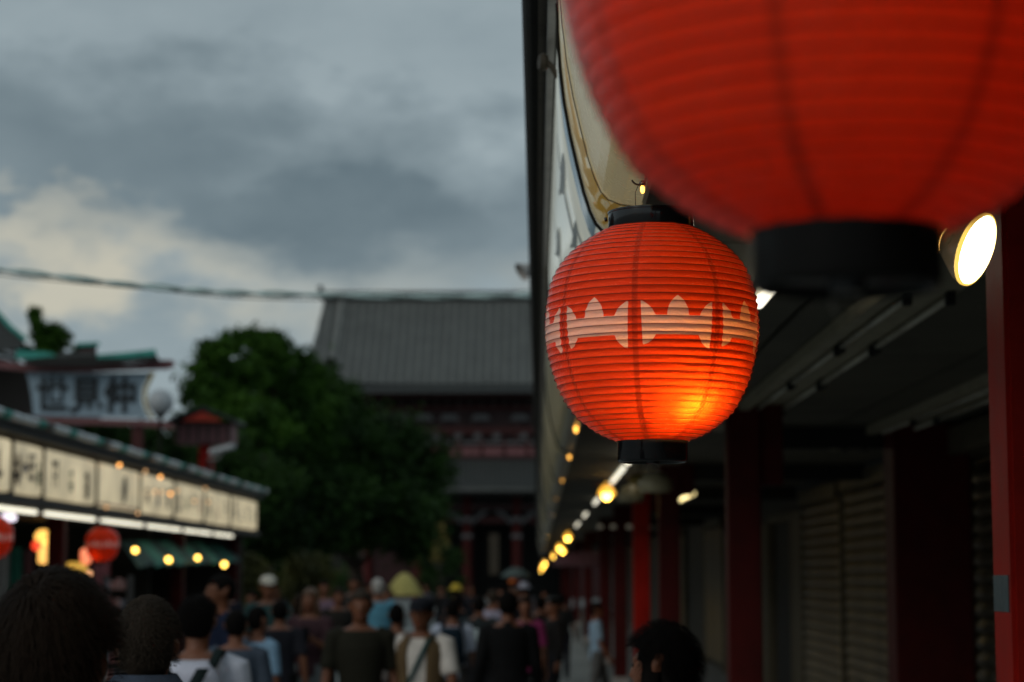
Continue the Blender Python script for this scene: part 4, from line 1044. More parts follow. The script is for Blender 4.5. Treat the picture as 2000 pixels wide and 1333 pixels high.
# balustrade
bz = gz(890, GY-5)
gb(-11.6, 11.6, -4.9, -4.78, bz+.85, bz+1.0, 'rail', mat_pl)
gb(-11.6, 11.6, -4.9, -4.78, bz+.50, bz+.60, 'rail', M['pinkwood'])
k = 0; x = -11.6
while x < 11.6:
    gb(x, x+.9*1.5, -4.88, -4.80, bz+.02, bz+.45, 'rail_panel', M['pinkwood']); gb(x+1.38, x+1.55, -4.95, -4.72, bz, bz+1.15, 'rail_post', M['red_old']); x += 1.62
gb(-11.8, 11.8, -5.1, -3.2, bz-.25, bz, 'balcony_floor', M['darkred'])
# lower roof
lz1, lz0 = gz(893, GY-4), gz(950, GY-8)
vs = [(-10.4, -4.6, lz1), (10.4, -4.6, lz1), (14.0, -8.2, lz0), (-14.0, -8.2, lz0), (-10.4, 4.6, lz1), (10.4, 4.6, lz1), (14.0, 8.2, lz0), (-14.0, 8.2, lz0)]
MB().add(vs, [(0,1,2,3), (5,4,7,6), (4,0,3,7), (1,5,6,2), (0,4,5,1)]).build('lower_roof', M['dtile'], gate)
rb = MB(); x = -13.7
while x < 13.7:
    t0 = max(0, (abs(x)-10.4)/3.6); rb.tube([(x, -4.6-3.6*t0, lz1+(lz0-lz1)*t0+.03), (x, -8.2, lz0+.03)], .07, 5, cap=False); x += .34
rb.build('lower_tile_ribs', M['tiler'], gate, True, kind='stuff')
gb(-14.1, 14.1, -8.3, -8.12, lz0-.35, lz0-.02, 'lower_eave_edge', M['tiler'])
gb(-13.6, 13.6, -8.1, 8.1, lz0-.55, lz0-.36, 'lower_soffit', M['blackm'])
# ground storey: columns, beams, dim plaster arcs
cpx = [718, 815, 912, 1009, 1106, 1200]
cx = [at(px, 1050, GY-4).x-GXc for px in cpx]
for k, x in enumerate(cx):
    for yv in (-4, 0, 4):
        MB().lathe([(.42, 0), (.42, .2), (.34, .3), (.34, lz0-.6)], (x, yv, 0), 20).build('column', M['red_shaded'] if yv == -4 else M['darkred'], gate, True)
    gb(x-.4, x+.4, -4.45, -4.36, gz(1020, GY-4), gz(1010, GY-4), 'column_plate', mat_pl, .03)
    gb(x-.4, x+.4, -4.45, -4.36, gz(1052, GY-4), gz(1044, GY-4), 'column_plate', mat_pl, .03)
gb(cx[0]-.5, cx[-1]+.5, -4.25, -3.75, gz(998, GY-4), gz(985, GY-4), 'lintel', M['darkred'])
for k in range(5):
    xm = (cx[k]+cx[k+1])/2
    for sg_ in (-1, 1):
        q = [(xm+sg_*(.25+1.15*u), -4.3, gz(1000, GY-4)-.9*u*u) for u in [i/6 for i in range(7)]]
        MB().tube(q, [.10+.09*math.sin(math.pi*i/6) for i in range(7)], 6).build('arched_bracket', mat_pl, gate, True)
    gb(cx[k]+.36, cx[k+1]-.36, -4.1, -3.95, gz(1022, GY-4), gz(1010, GY-4), 'red_tie', M['red_old'])
for k in (0, 4): gb(cx[k]+.35, cx[k+1]-.35, -3.9, -3.8, 0, gz(1010, GY-4), 'side_bay_wall', M['darkred'])
gb(cx[0], cx[-1], 4.2, 4.3, 0, lz0-.6, 'rear_wall', M['blackm'])
# hanging lanterns and banner in the gate
p = at(858, 1068, GY-5); t_ = empty('gilt_lantern', p, label='tall gilt lantern hanging in the left bay of the temple gate', category='lantern')
MB().lathe([(.2, 1.1), (.5, 1.0), (.75, .7), (.8, 0), (.7, -.9), (.45, -1.1), (.2, -1.15)], (0, 0, 0), 20).build('body', M['gold'], t_, True)
MB().lathe([(.05, 4.2), (.06, 2.2), (.35, 1.9), (.45, 1.15)], (0, 0, 0), 12).build('canopy', M['gold'], t_, True)
MB().lathe([(.3, -1.2), (.5, -1.3), (.45, -3.0), (.2, -3.4), (.5, -3.6), (.5, GROUND-p.z)], (0, 0, 0), 12).build('stand', M['wood'], t_, True)
p = at(965, 1078, GY-6); thing1(MB().bbox(-.35, .35, -.1, .1, -1.6, 1.25, .04), 'banner_board', M['bronze'], 'pale upright board standing in the middle bay of the temple gate', 'board').location = p

# ================================================================== TREES
def leaves(clumps, n, size, seed, inner=.35):
    """many leaf-sized faces through the volume of irregular clumps (centre, radii)"""
    rr = random.Random(seed); vs = []; fs = []
    wts = [c[1][0]*c[1][1]*c[1][2] for c in clumps]; tot = sum(w**.8 for w in wts)
    for (c, r), w in zip(clumps, wts):
        m_ = int(n*(w**.8)/tot)
        # sub-clusters give the crown light and dark clumps
        sub = []
        for _ in range(max(8, m_//110)):
            d = Vector((rr.gauss(0, 1), rr.gauss(0, 1), rr.gauss(0, 1))).normalized()*(rr.uniform(inner, 1)**.6)
            sub.append((Vector((c[0]+d.x*r[0], c[1]+d.y*r[1], c[2]+d.z*r[2])), rr.uniform(.14, .30)*min(r)*1.1))
        for _ in range(m_):
            sc, sr = sub[rr.randrange(len(sub))]
            p = sc+Vector((rr.gauss(0, 1), rr.gauss(0, 1), rr.gauss(0, .75)))*sr
            nn = Vector((rr.gauss(0, 1), rr.gauss(0, 1), rr.gauss(0, 1)+.6)).normalized()
            a = nn.orthogonal().normalized(); b = nn.cross(a); ang = rr.uniform(0, 6.28)
            a, b = a*math.cos(ang)+b*math.sin(ang), b*math.cos(ang)-a*math.sin(ang)
            s = size*rr.uniform(.6, 1.3); i = len(vs)
            vs += [p-a*s, p+b*s*.45, p+a*s, p-b*s*.45]; fs.append((i, i+1, i+2, i+3))
    mb = MB(); mb.v = vs; mb.f = fs; mb.mi = [0]*len(fs); return mb
def fastmesh(mb, name, m):
    me = bpy.data.meshes.new(name); me.from_pydata(mb.v, [], mb.f); me.materials.append(m); return me
def tree(base, clumps, n, size, m, label, seed, trunk_r=.25, cat='tree'):
    t_ = empty('tree', base, label=label, category=cat)
    cl = [((c[0]-base[0], c[1]-base[1], c[2]-base[2]), r) for c, r in clumps]
    obj('crown', fastmesh(leaves(cl, n, size, seed), 'crown', m), t_)
    top = max(cl, key=lambda q: q[0][2])[0]
    tk = MB(); tk.tube([(0, 0, -.1), (.1, 0, 1.0), (top[0]*.4, top[1]*.4, top[2]*.5), (top[0], top[1], top[2])], [trunk_r*1.3, trunk_r, trunk_r*.7, trunk_r*.15], 10)
    for c, r in cl:
        zz = max(1.0, c[2]*.45); f = zz/top[2]*.8
        tk.tube([(top[0]*f*.6, top[1]*f*.6, zz), ((top[0]*f+c[0])/2, c[1]/2, (zz+c[2])/2-.1), c], [trunk_r*.45, trunk_r*.3, trunk_r*.08], 7)
    tk.build('trunk', M['bark'], t_, True)
def C(px, py, Y, rx, ry=None, rd=None):
    p = at(px, py, Y); k = Y/F; return (tuple(p), (rx*k, (rd or rx)*k, (ry or rx)*k))
b1 = at(520, 1000, 82); b1 = (b1.x, b1.y, GROUND)
tree(b1, [C(440, 730, 80, 72, 60), C(500, 690, 82, 75, 48), C(405, 790, 78, 62, 45), C(560, 740, 84, 70, 62), C(470, 840, 78, 95, 60), C(590, 820, 84, 80, 70), C(420, 690, 79, 30, 26), C(505, 652, 82, 24, 8), C(388, 840, 77, 40, 36), C(455, 668, 80, 26, 22), C(392, 735, 78, 22, 26), C(545, 672, 83, 26, 14), C(600, 715, 85, 22, 16), C(365, 810, 77, 22, 16), C(478, 655, 81, 14, 10)], 30000, .16, M['leaf'], 'tall broadleaf tree with an uneven bright crown left of the gate', 3, .32)
b2 = at(700, 1000, 92); b2 = (b2.x, b2.y, GROUND)
tree(b2, [C(640, 870, 88, 110, 80), C(730, 880, 92, 100, 70), C(800, 920, 94, 80, 70), C(690, 990, 88, 150, 80), C(590, 990, 84, 120, 90), C(610, 760, 90, 60, 50), C(770, 1020, 92, 90, 70), C(670, 800, 92, 60, 50), C(780, 850, 95, 50, 32), C(560, 940, 84, 90, 80)], 42000, .18, M['leaf2'], 'wide dark tree spreading in front of the gate', 4, .35)
b3 = at(430, 1000, 66); b3 = (b3.x, b3.y, GROUND)
tree(b3, [C(400, 950, 66, 80, 70), C(480, 980, 66, 90, 80), C(350, 900, 64, 60, 50), C(530, 1050, 68, 80, 60), C(430, 880, 68, 60, 50)], 22000, .13, M['leaf2'], 'dark tree just beyond the end of the left shops', 5, .22)
b5 = at(250, 1000, 72); b5 = (b5.x, b5.y, GROUND)
tree(b5, [C(230, 890, 72, 90, 50), C(310, 870, 72, 60, 48), C(150, 880, 72, 80, 45), C(260, 960, 72, 110, 70), C(60, 900, 72, 80, 60), C(330, 930, 70, 60, 50), C(240, 865, 70, 100, 30), C(190, 870, 71, 90, 34)], 30000, .14, M['leaf2'], 'dark tree filling the space under the white name board', 15, .2)
b4 = at(95, 900, 66); b4 = (b4.x, b4.y, GROUND)
tree(b4, [C(74, 640, 66, 22, 42), C(105, 655, 66, 25, 32), C(128, 662, 66, 13, 20), C(85, 690, 66, 45, 26), C(150, 680, 66, 12, 12), C(80, 770, 66, 60, 60)], 12000, .10, M['leaf'], 'small tree rising behind the teal roof of the name board', 6, .16)
def bush(px, py, Y, rx, ry, label, n=5000, m='leaf3'):
    p = at(px, py, Y); k = Y/F; base = (p.x, p.y, GROUND)
    t_ = empty('bush', base, label=label, category='bush')
    c = [((0, 0, p.z-GROUND), (rx*k, rx*k, ry*k)), ((rx*k*.4, 0, (p.z-GROUND)*.6), (rx*k*.7, rx*k*.6, ry*k*.8)), ((-rx*k*.4, 0, (p.z-GROUND)*.6), (rx*k*.7, rx*k*.6, ry*k*.8))]
    obj('foliage', fastmesh(leaves(c, n, .10, int(px)), 'foliage', M[m]), t_)
    MB().tube([(0, 0, 0), (.03, 0, p.z-GROUND)], [.08, .03], 7).build('stem', M['bark'], t_)
bush(600, 1125, 62, 50, 36, 'clipped olive green bush behind the pink shirted walker'); bush(480, 1125, 58, 46, 36, 'olive bush just right of the rightmost yellow bulb')
bush(860, 1105, 110, 45, 40, 'low dark bush in front of the left bay of the gate', 3000, 'leaf2')
# far wood that closes the view on both sides of the gate
fw = []
for k in range(26):
    x = -75+k*5.6
    if -16 < x < 11: continue
    fw.append(((x, 175+rnd.uniform(-6, 6), GROUND+4), (5.5, 4, rnd.uniform(4, 7))))
obj('distant_wood', fastmesh(leaves(fw, 30000, .38, 9), 'distant_wood', M['leaf2']), None, kind='stuff')
MB().bbox(-90, -13, 184, 186, GROUND, GROUND+6.5, .05).build('far_wall', M['wallp'], None, label='low dark wall behind the trees left of the gate', category='wall')
MB().bbox(9, 90, 184, 186, GROUND, GROUND+6.5, .05).build('far_wall', M['wallp'], None, label='low dark wall behind the arcade right of the gate', category='wall')
MB().bbox(-19, 12, 215, 217, GROUND, GROUND+8, .05).build('temple_hall', M['darkred'], None, label='dark temple hall seen through the gate bays', category='building')
# ================================================================== PEOPLE
def remesh(mb, vox, smooth=2, extra=None):
    """fuse overlapping lofts into one continuous skin"""
    me = bpy.data.meshes.new('tmp'); me.from_pydata(mb.v, [], mb.f)
    bm = bmesh.new(); bm.from_mesh(me); bmesh.ops.recalc_face_normals(bm, faces=bm.faces); bm.to_mesh(me); bm.free()
    o = bpy.data.objects.new('tmp', me); COL.objects.link(o)
    r = o.modifiers.new('r', 'REMESH'); r.mode = 'VOXEL'; r.voxel_size = vox
    s = o.modifiers.new('s', 'SMOOTH'); s.iterations = smooth; s.factor = .5
    dg = bpy.context.evaluated_depsgraph_get(); dg.update()
    res = bpy.data.meshes.new_from_object(o.evaluated_get(dg)); bpy.data.objects.remove(o); bpy.data.meshes.remove(me)
    res.materials.clear(); res.polygons.foreach_set('use_smooth', [True]*len(res.polygons)); return res
V = Vector
def limb(mb, pts, rads, n=10):
    mb.tube(pts, rads, n)
POSES = {   # shoulder->elbow->wrist offsets for each arm (x outwards), and leg swing
    'walk':   dict(arms=[((.05, .05, -.28), (.04, -.08, -.25)), ((.05, -.03, -.28), (.03, -.13, -.23))], legs=(.20, -.16)),
    'walk2':  dict(arms=[((.06, -.05, -.27), (.00, -.16, -.19)), ((.05, .07, -.27), (.03, -.02, -.26))], legs=(-.18, .17)),
    'stand':  dict(arms=[((.05, .01, -.28), (.02, -.05, -.26)), ((.05, .01, -.28), (.02, -.05, -.26))], legs=(.03, -.03)),
    'phone':  dict(arms=[((.03, -.06, -.27), (-.10, -.20, .10)), ((.03, -.05, -.27), (-.11, -.20, .08))], legs=(.05, -.04)),
    'bag':    dict(arms=[((.05, -.02, -.27), (-.03, -.20, -.05)), ((.06, .02, -.28), (.03, -.05, -.25))], legs=(-.10, .12)),
}
HZ = 1.63   # centre of the skull
def body_parts(pose):
    P_ = POSES[pose]; out = {}
    sh_z, hip_z = 1.43, .93
    def legs(grow, foot=True):
        mb = MB()
        for s, sw in ((1, P_['legs'][0]), (-1, P_['legs'][1])):
            hip = V((s*.09, 0, hip_z)); knee = V((s*.10, -sw*.55-.02, .50)); ank = V((s*.10, -sw-(-.10 if sw < 0 else 0.0)*-1, .09 if sw > -.1 else .13))
            limb(mb, [hip+V((0, 0, .06)), hip, hip.lerp(knee, .5)+V((0, -.01, 0)), knee, knee.lerp(ank, .35)+V((0, .02, 0)), ank], [.088+grow, .085+grow, .070+grow, .053+grow, .052+grow, .036+grow*1.6])
        return mb, None
    def ankles():
        r = []
        for s, sw in ((1, P_['legs'][0]), (-1, P_['legs'][1])):
            r.append(V((s*.10, -sw-(-.10 if sw < 0 else 0.0)*-1, .09 if sw > -.1 else .13)))
        return r
    def arms(mb, grow, upto):
        ends = []
        for s, (e, w) in ((1, P_['arms'][0]), (-1, P_['arms'][1])):
            a = V((s*.185, .01, sh_z-.02)); el = a+V((s*e[0], e[1], e[2])); wr = el+V((s*w[0], w[1], w[2]))
            if upto >= 2: limb(mb, [V((s*.12, .01, sh_z)), a, a.lerp(el, .5), el, el.lerp(wr, .4), wr], [.05+grow, .055+grow, .045+grow, .038+grow, .037+grow, .026+grow])
            else: limb(mb, [V((s*.12, .01, sh_z)), a, a.lerp(el, .5), a.lerp(el, .88)], [.05+grow, .058+grow, .052+grow, .053+grow])
            ends.append((s, el, wr))
        return ends
    def torso(mb, g, z0=.90, z1=1.50):
        T_ = [(.90, .155, .105, .0), (.98, .150, .105, .0), (1.08, .138, .098, -.005), (1.20, .150, .105, -.005), (1.32, .168, .112, .0), (1.40, .172, .100, .01), (1.45, .135, .080, .015), (1.485, .075, .062, .018), (1.52, .055, .055, .015)]
        T_ = [t for t in T_ if z0-1e-6 <= t[0] <= z1+1e-6]
        mb.loft([((0, y_, z), (rx+g, 0, 0), (0, ry+g, 0)) for z, rx, ry, y_ in T_], 20)
    # ---- skin: one figure
    mb = MB(); torso(mb, 0)
    limb(mb, [V((0, .02, 1.44)), V((0, .012, 1.50)), V((0, .0, 1.57))], [.058, .054, .056], 12)
    ends = arms(mb, 0, 2)
    lm, _ = legs(0); mb.add(lm.v, lm.f)
    for a in ankles(): mb.loft([(a+V((0, .045, -.05)), (.034, 0, 0), (0, 0, .035)), (a+V((0, -.02, -.045)), (.04, 0, 0), (0, 0, .04)), (a+V((0, -.11, -.062)), (.045, 0, 0), (0, 0, .022)), (a+V((0, -.16, -.068)), (.03, 0, 0), (0, 0, .014))], 10)
    # head: skull, jaw, nose, brow, chin, ears
    mb.ball((0, .012, HZ+.015), (.074, .094, .098), 20)
    mb.loft([((0, -.030, HZ+.03), (.066, 0, 0), (0, .062, 0)), ((0, -.032, HZ-.03), (.064, 0, 0), (0, .062, 0)), ((0, -.036, HZ-.075), (.052, 0, 0), (0, .053, 0)), ((0, -.046, HZ-.112), (.026, 0, 0), (0, .034, 0))], 16)
    mb.loft([((0, -.088, HZ+.012), (.008, 0, 0), (0, .008, 0)), ((0, -.100, HZ-.015), (.011, 0, 0), (0, .014, 0)), ((0, -.104, HZ-.036), (.017, 0, 0), (0, .013, 0)), ((0, -.090, HZ-.045), (.012, 0, 0), (0, .010, 0))], 8)
    for s in (-1, 1):
        mb.ball((s*.033, -.076, HZ+.022), (.022, .014, .009), 8)
        mb.loft([((s*.070, .008, HZ-.035), (.008, 0, 0), (0, .010, 0)), ((s*.084, .015, HZ-.01), (.010, 0, 0), (0, .016, 0)), ((s*.089, .022, HZ+.018), (.010, 0, 0), (0, .018, 0)), ((s*.078, .016, HZ+.034), (.007, 0, 0), (0, .010, 0))], 8)
        mb.ball((s*.0, -.090, HZ-.068), (.020, .012, .008), 8)
    # palms
    for s, el, wr in ends:
        d = (wr-el).normalized(); sd = V((0, 1, 0)).cross(d).normalized(); 
        limb(mb, [wr-d*.01, wr+d*.03, wr+d*.075, wr+d*.09], [.025, .030, .030, .018], 10)
    skin = remesh(mb, .0115, 2)
    # five separate, bent fingers on each hand, rooted in the palm and joined to the same figure
    fb = MB()
    for s, el, wr in ends:
        d = (wr-el).normalized(); fwd = V((0, -1, 0)); side = d.cross(V((s, 0, 0))).normalized()
        inn = V((-s, 0, 0))
        for q, ln in enumerate((.062, .072, .068, .054)):
            o_ = wr+d*.075+side*((q-1.5)*.0165)
            fb.tube([o_, o_+d*ln*.45+inn*.006, o_+d*ln*.78+inn*.020, o_+d*ln*.95+inn*.036], [.0088, .0082, .0075, .005], 7)
        o_ = wr+d*.02-side*.020
        fb.tube([o_, o_-side*.022+d*.022+inn*.008, o_-side*.026+d*.045+inn*.018, o_-side*.022+d*.062+inn*.024], [.011, .010, .009, .006], 7)
    bm = bmesh.new(); bm.from_mesh(skin); base = len(bm.verts)
    vv = [bm.verts.new(v) for v in fb.v]
    for f in fb.f:
        try: bm.faces.new([vv[i] for i in f]).smooth = True
        except Exception: pass
    bm.to_mesh(skin); bm.free(); out['body'] = skin
    # ---- clothes
    for nm, upto in (('shirt_short', 1), ('shirt_long', 2)):
        mb = MB(); torso(mb, .014 if upto == 1 else .022, .90, 1.46); arms(mb, .012 if upto == 1 else .016, upto)
        mb.loft([((0, 0, .86), (.172, 0, 0), (0, .122, 0)), ((0, 0, .95), (.168, 0, 0), (0, .12, 0))], 20)
        if upto == 2: mb.tube([V((0, .02, 1.45)), V((0, .016, 1.49))], [.075, .068], 14)
        me = remesh(mb, .014, 2); out[nm] = me
    mb, _ = legs(.016); mb.loft([((0, 0, .80), (.150, 0, 0), (0, .105, 0)), ((0, 0, .88), (.168, 0, 0), (0, .118, 0)), ((0, 0, .98), (.156, 0, 0), (0, .110, 0))], 20)
    out['trousers'] = remesh(mb, .015, 2)
    mb = MB()
    shoes = []
    for a in ankles():
        mb = MB(); mb.loft([(a+V((0, .06, -.052)), (.030, 0, 0), (0, 0, .034)), (a+V((0, .02, -.035)), (.044, 0, 0), (0, 0, .052)), (a+V((0, -.06, -.048)), (.046, 0, 0), (0, 0, .038)), (a+V((0, -.14, -.062)), (.048, 0, 0), (0, 0, .026)), (a+V((0, -.19, -.068)), (.028, 0, 0), (0, 0, .016))], 12)
        shoes.append(remesh(mb, .009, 1))
    out['shoes'] = shoes
    out['eyes'] = [MB().ball((s*.032, -.0835, HZ+.002), (.012, .006, .006), 8).mesh('eye', M['eye'], True) for s in (-1, 1)]
    fm = MB(); fm.ball((0, -.0995, HZ-.068), (.022, .006, .0045), 8); out['mouth'] = fm.mesh('mouth', M['lip'], True)
    # coat skirt
    mb = MB(); mb.loft([((0, 0, .55), (.22, 0, 0), (0, .17, 0)), ((0, 0, .80), (.185, 0, 0), (0, .14, 0)), ((0, 0, .98), (.155, 0, 0), (0, .115, 0))], 20)
    out['skirt'] = mb.mesh('skirt', M['skin'], True); out['skirt'].materials.clear()
    out['ends'] = ends
    return out
M['lip'] = mat('lips', (0.26, 0.07, 0.05), .5, bump=0)
HAIR = {}
def hair_mesh(kind, seed=1):
    k_ = (kind, seed)
    if k_ in HAIR: return HAIR[k_]
    mb = MB(); rs_ = random.Random(seed); nu, nv = 40, 26; vs = []; keep = {}
    cx = V((0, .014, HZ+.018)); rx, ry, rz = (.086, .106, .112) if kind != 'long' else (.089, .110, .114)
    grid = []
    for i in range(nv+1):
        th = math.pi*i/nv
        row = []
        for j in range(nu):
            ph = 2*math.pi*j/nu
            d = V((math.sin(th)*math.cos(ph), math.sin(th)*math.sin(ph), math.cos(th)))
            n_ = 1+.030*noise.noise(d*2.3+V((seed, 0, 0)))+.014*noise.noise(d*7+V((0, seed, 0)))
            row.append(V((d.x*rx*n_, d.y*ry*n_, d.z*rz*n_))+cx)
        grid.append(row)
    idx = lambda i, j: i*nu+(j % nu)
    vs = [p for r in grid for p in r]; inner = [cx+(p-cx)*.90 for p in vs]
    fs = []
    hair_ok = set()
    for i in range(nv):
        for j in range(nu):
            ph = 2*math.pi*(j+.5)/nu; c = (grid[i][j]+grid[i+1][(j+1) % nu])/2
            front = -math.sin(ph)     # 1 at the face
            # hairline: high on the forehead, dips at the temples, low on the nape
            line = HZ+.058 if front > .55 else (HZ+.02 if front > .05 else (HZ+.04 if front > -.28 else HZ-.072))
            if kind == 'bald' : line = HZ+.0 if front < 0 else HZ+.2
            if kind == 'bald' and c.z > HZ+.055: continue
            if c.z > line: hair_ok.add((i, j))
    n0 = len(vs)
    for (i, j) in hair_ok:
        fs.append((idx(i, j), idx(i+1, j), idx(i+1, j+1), idx(i, j+1)))
        fs.append((n0+idx(i, j+1), n0+idx(i+1, j+1), n0+idx(i+1, j), n0+idx(i, j)))
        for (di, dj, e0, e1) in ((-1, 0, (i, j), (i, j+1)), (1, 0, (i+1, j), (i+1, j+1)), (0, -1, (i, j), (i+1, j)), (0, 1, (i, j+1), (i+1, j+1))):
            if (i+di, (j+dj) % nu) not in hair_ok: fs.append((idx(*e0), idx(*e1), n0+idx(*e1), n0+idx(*e0)))
    mb.add(vs+inner, fs)
    if kind == 'long':
        mb.loft([((0, .05, HZ+.02), (.082, 0, 0), (0, .055, 0)), ((0, .065, HZ-.08), (.088, 0, 0), (0, .045, 0)), ((0, .085, HZ-.20), (.095, 0, 0), (0, .032, 0)), ((0, .10, HZ-.30), (.085, 0, 0), (0, .022, 0)), ((0, .105, HZ-.36), (.05, 0, 0), (0, .010, 0))], 16)
        for s in (-1, 1): mb.loft([((s*.072, .0, HZ+.02), (.016, 0, 0), (0, .035, 0)), ((s*.078, -.005, HZ-.08), (.018, 0, 0), (0, .034, 0)), ((s*.085, -.01, HZ-.20), (.018, 0, 0), (0, .030, 0)), ((s*.08, -.02, HZ-.28), (.008, 0, 0), (0, .014, 0))], 8)
    if kind == 'bun': mb.ball((0, .13, HZ+.03), (.04, .035, .04), 12)
    me = mb.mesh('hair', M['skin'], True); me.materials.clear(); HAIR[k_] = me; return me
def strands(seed, n, length, seg=5, spread=.35, hug=True):
    """fine tapered hair ribbons combed over the skull"""
    rr = random.Random(seed); mb = MB(); cx = V((0, .014, HZ+.018))
    for _ in range(n):
        th = math.acos(1-rr.random()*1.55); ph = rr.uniform(0, 6.283)
        d = V((math.sin(th)*math.cos(ph), math.sin(th)*math.sin(ph), math.cos(th)))
        if -d.y > .45 and d.z < .35: continue
        if abs(d.y) < .34 and d.z < .12 and hug: continue
        p = cx+V((d.x*.088, d.y*.108, d.z*.115)); w = rr.uniform(.0006, .0013)
        # growth direction: away from the whorl, downwards
        whorl = V((.15, .5, .85)).normalized(); flow = (d-whorl*d.dot(whorl)); flow = flow.normalized() if flow.length > .05 else V((1, 0, 0))
        flow = (flow+V((rr.gauss(0, spread), rr.gauss(0, spread), rr.gauss(0, spread)*.6))+d*.25).normalized()
        L_ = length*rr.uniform(.5, 1.2); side = flow.cross(d).normalized(); vs = []
        for k in range(seg+1):
            u = k/seg; ww = w*(1-u*.85)
            q = p+flow*L_*u+d*(.010*math.sin(math.pi*min(1, u*1.3))+.004*u)
            # keep it hugging the head
            e = q-cx; rad = V((e.x/.090, e.y/.110, e.z/.117)).length
            if rad < 1.0: q = cx+e/rad
            elif rad > 1.10: q = cx+e*(1.0+(rad-1.0)*.45+.02)/rad
            vs += [q-side*ww, q+side*ww]
            flow = (flow+V((0, 0, -.10))+V((rr.gauss(0, .06), rr.gauss(0, .06), 0))).normalized()
        mb.add(vs, [(2*k, 2*k+1, 2*k+3, 2*k+2) for k in range(seg)])
    me = mb.mesh('hair_strands', M['skin'], True); me.materials.clear(); return me
BODY = {}
CM = {}
def cmat(c, rough=.85):
    c = tuple(q*(.62 if max(c) < .45 else 1.0) for q in c); k = c
    if k not in CM: CM[k] = mat('cloth_%02d' % len(CM), c, rough, var=.18, scale=12, bump=.3, bscale=60, spec=.15)
    return CM[k]
def put(name, me, par, m):
    o = bpy.data.objects.new(name, me); COL.objects.link(o); o.parent = par
    if not len(me.materials): me.materials.append(m)
    o.material_slots[0].link = 'OBJECT'; o.material_slots[0].material = m
    return o
HC = dict(black=mat('black_hair', (.006, .005, .0045), .85, spec=.06, bump=.3, bscale=90, stretch=(1, 1, .2)), brown=mat('dark_brown_hair', (.016, .009, .005), .7, spec=.10, bump=.3, bscale=90, stretch=(1, 1, .2)),
          grey=mat('grey_brown_hair', (.042, .032, .024), .8, spec=.08, bump=.3, bscale=90), light=mat('light_brown_hair', (.10, .05, .025), .5), white=mat('white_hair', (.4, .38, .36), .6))
CROWD = []
def person(px, ytop, Y, face, label, shirt=(.03,.03,.03), trous=(.02,.02,.025), sleeve='short', hair='short', hc='black', pose='walk', hat=None, hatc=None, skirt=None, skin=None, extra=None, turn=0, group=None):
    """face: degrees, 0 looks at the camera, 180 away, 90 looks to the right of the picture"""
    if pose not in BODY: BODY[pose] = body_parts(pose)
    B = BODY[pose]
    p = at(px, ytop, Y); H = (p.z-GROUND-.016)/(1.762 if not hat else 1.775); H = max(.80, min(1.12, H)); wx = [1, .94, 1.05, .98, 1.08][len(CROWD) % 5]
    t_ = empty('person', (p.x, p.y, GROUND+.016), R(face), label=label, category='person')
    if group: t_['group'] = group
    t_.scale = (H*wx, H*wx, H)
    sk_ = M['skin'] if skin is None else skin
    b_ = put('body', B['body'], t_, sk_)
    for e_ in B['eyes']: put('eye', e_, t_, M['eye'])
    put('mouth', B['mouth'], t_, M['lip'])
    put('shirt' if sleeve == 'short' else 'jacket', B['shirt_'+sleeve], t_, cmat(shirt)); put('trousers', B['trousers'], t_, cmat(trous))
    if skirt: put('skirt', B['skirt'], t_, cmat(skirt))
    for s_m in B['shoes']: put('shoe', s_m, t_, cmat((.02, .02, .02) if trous[0] < .2 else (.05, .05, .05)))
    if hair: put('hair', hair_mesh(hair, 1+len(CROWD) % 4), t_, HC[hc])
    if hat == 'cap':
        mb = MB(); mb.loft([((0, .012, HZ+.045), (.090, 0, 0), (0, .110, 0)), ((0, .014, HZ+.085), (.088, 0, 0), (0, .106, 0)), ((0, .018, HZ+.12), (.066, 0, 0), (0, .08, 0)), ((0, .018, HZ+.137), (.02, 0, 0), (0, .025, 0))], 24)
        mb.loft([((0, -.06, HZ+.050), (.075, 0, 0), (0, 0, .006)), ((0, -.12, HZ+.046), (.068, 0, 0), (0, 0, .005)), ((0, -.165, HZ+.036), (.035, 0, 0), (0, 0, .004))], 12)
        put('cap', mb.mesh('cap', cmat(hatc), True), t_, cmat(hatc))
    if hat == 'sun':
        mb = MB(); mb.lathe([(.17, HZ+.03), (.10, HZ+.05), (.095, HZ+.10), (.07, HZ+.135), (0, HZ+.14)], (0, .01, 0), 24)
        put('sun_hat', mb.mesh('sun_hat', cmat(hatc), True), t_, cmat(hatc))
    CROWD.append(t_); return t_
def backpack(par, c, label, strap=None, cat='backpack'):
    t_ = empty('backpack', par.location, par.rotation_euler[2], label=label, category=cat); t_.scale = par.scale
    mb = MB(); mb.loft([((0, .20, 1.0), (.13, 0, 0), (0, .07, 0)), ((0, .215, 1.03), (.15, 0, 0), (0, .09, 0)), ((0, .22, 1.22), (.155, 0, 0), (0, .10, 0)), ((0, .205, 1.38), (.14, 0, 0), (0, .085, 0)), ((0, .19, 1.44), (.09, 0, 0), (0, .05, 0))], 20)
    mb.build('bag_body', cmat(c), t_, True)
    mb = MB(); mb.bbox(-.10, .10, .30, .335, 1.06, 1.22, .012); mb.build('front_pocket', cmat(c), t_)
    for s in (-1, 1):
        pts = [(s*.10, .17, 1.42), (s*.115, .06, 1.497), (s*.12, -.05, 1.47), (s*.13, -.125, 1.36), (s*.135, -.10, 1.15), (s*.14, .12, 1.05)]
        mb = MB(); mb.loft([(V(q), (.026, 0, 0), (0, .008, .008)) for q in pts], 8); mb.build('strap', cmat(strap or c), t_, True)
    return t_
blk, nvy, char = (.012, .012, .013), (.02, .03, .07), (.045, .045, .05)
wht, cream_, blu = (.55, .57, .66), (.55, .48, .40), (.22, .36, .50)
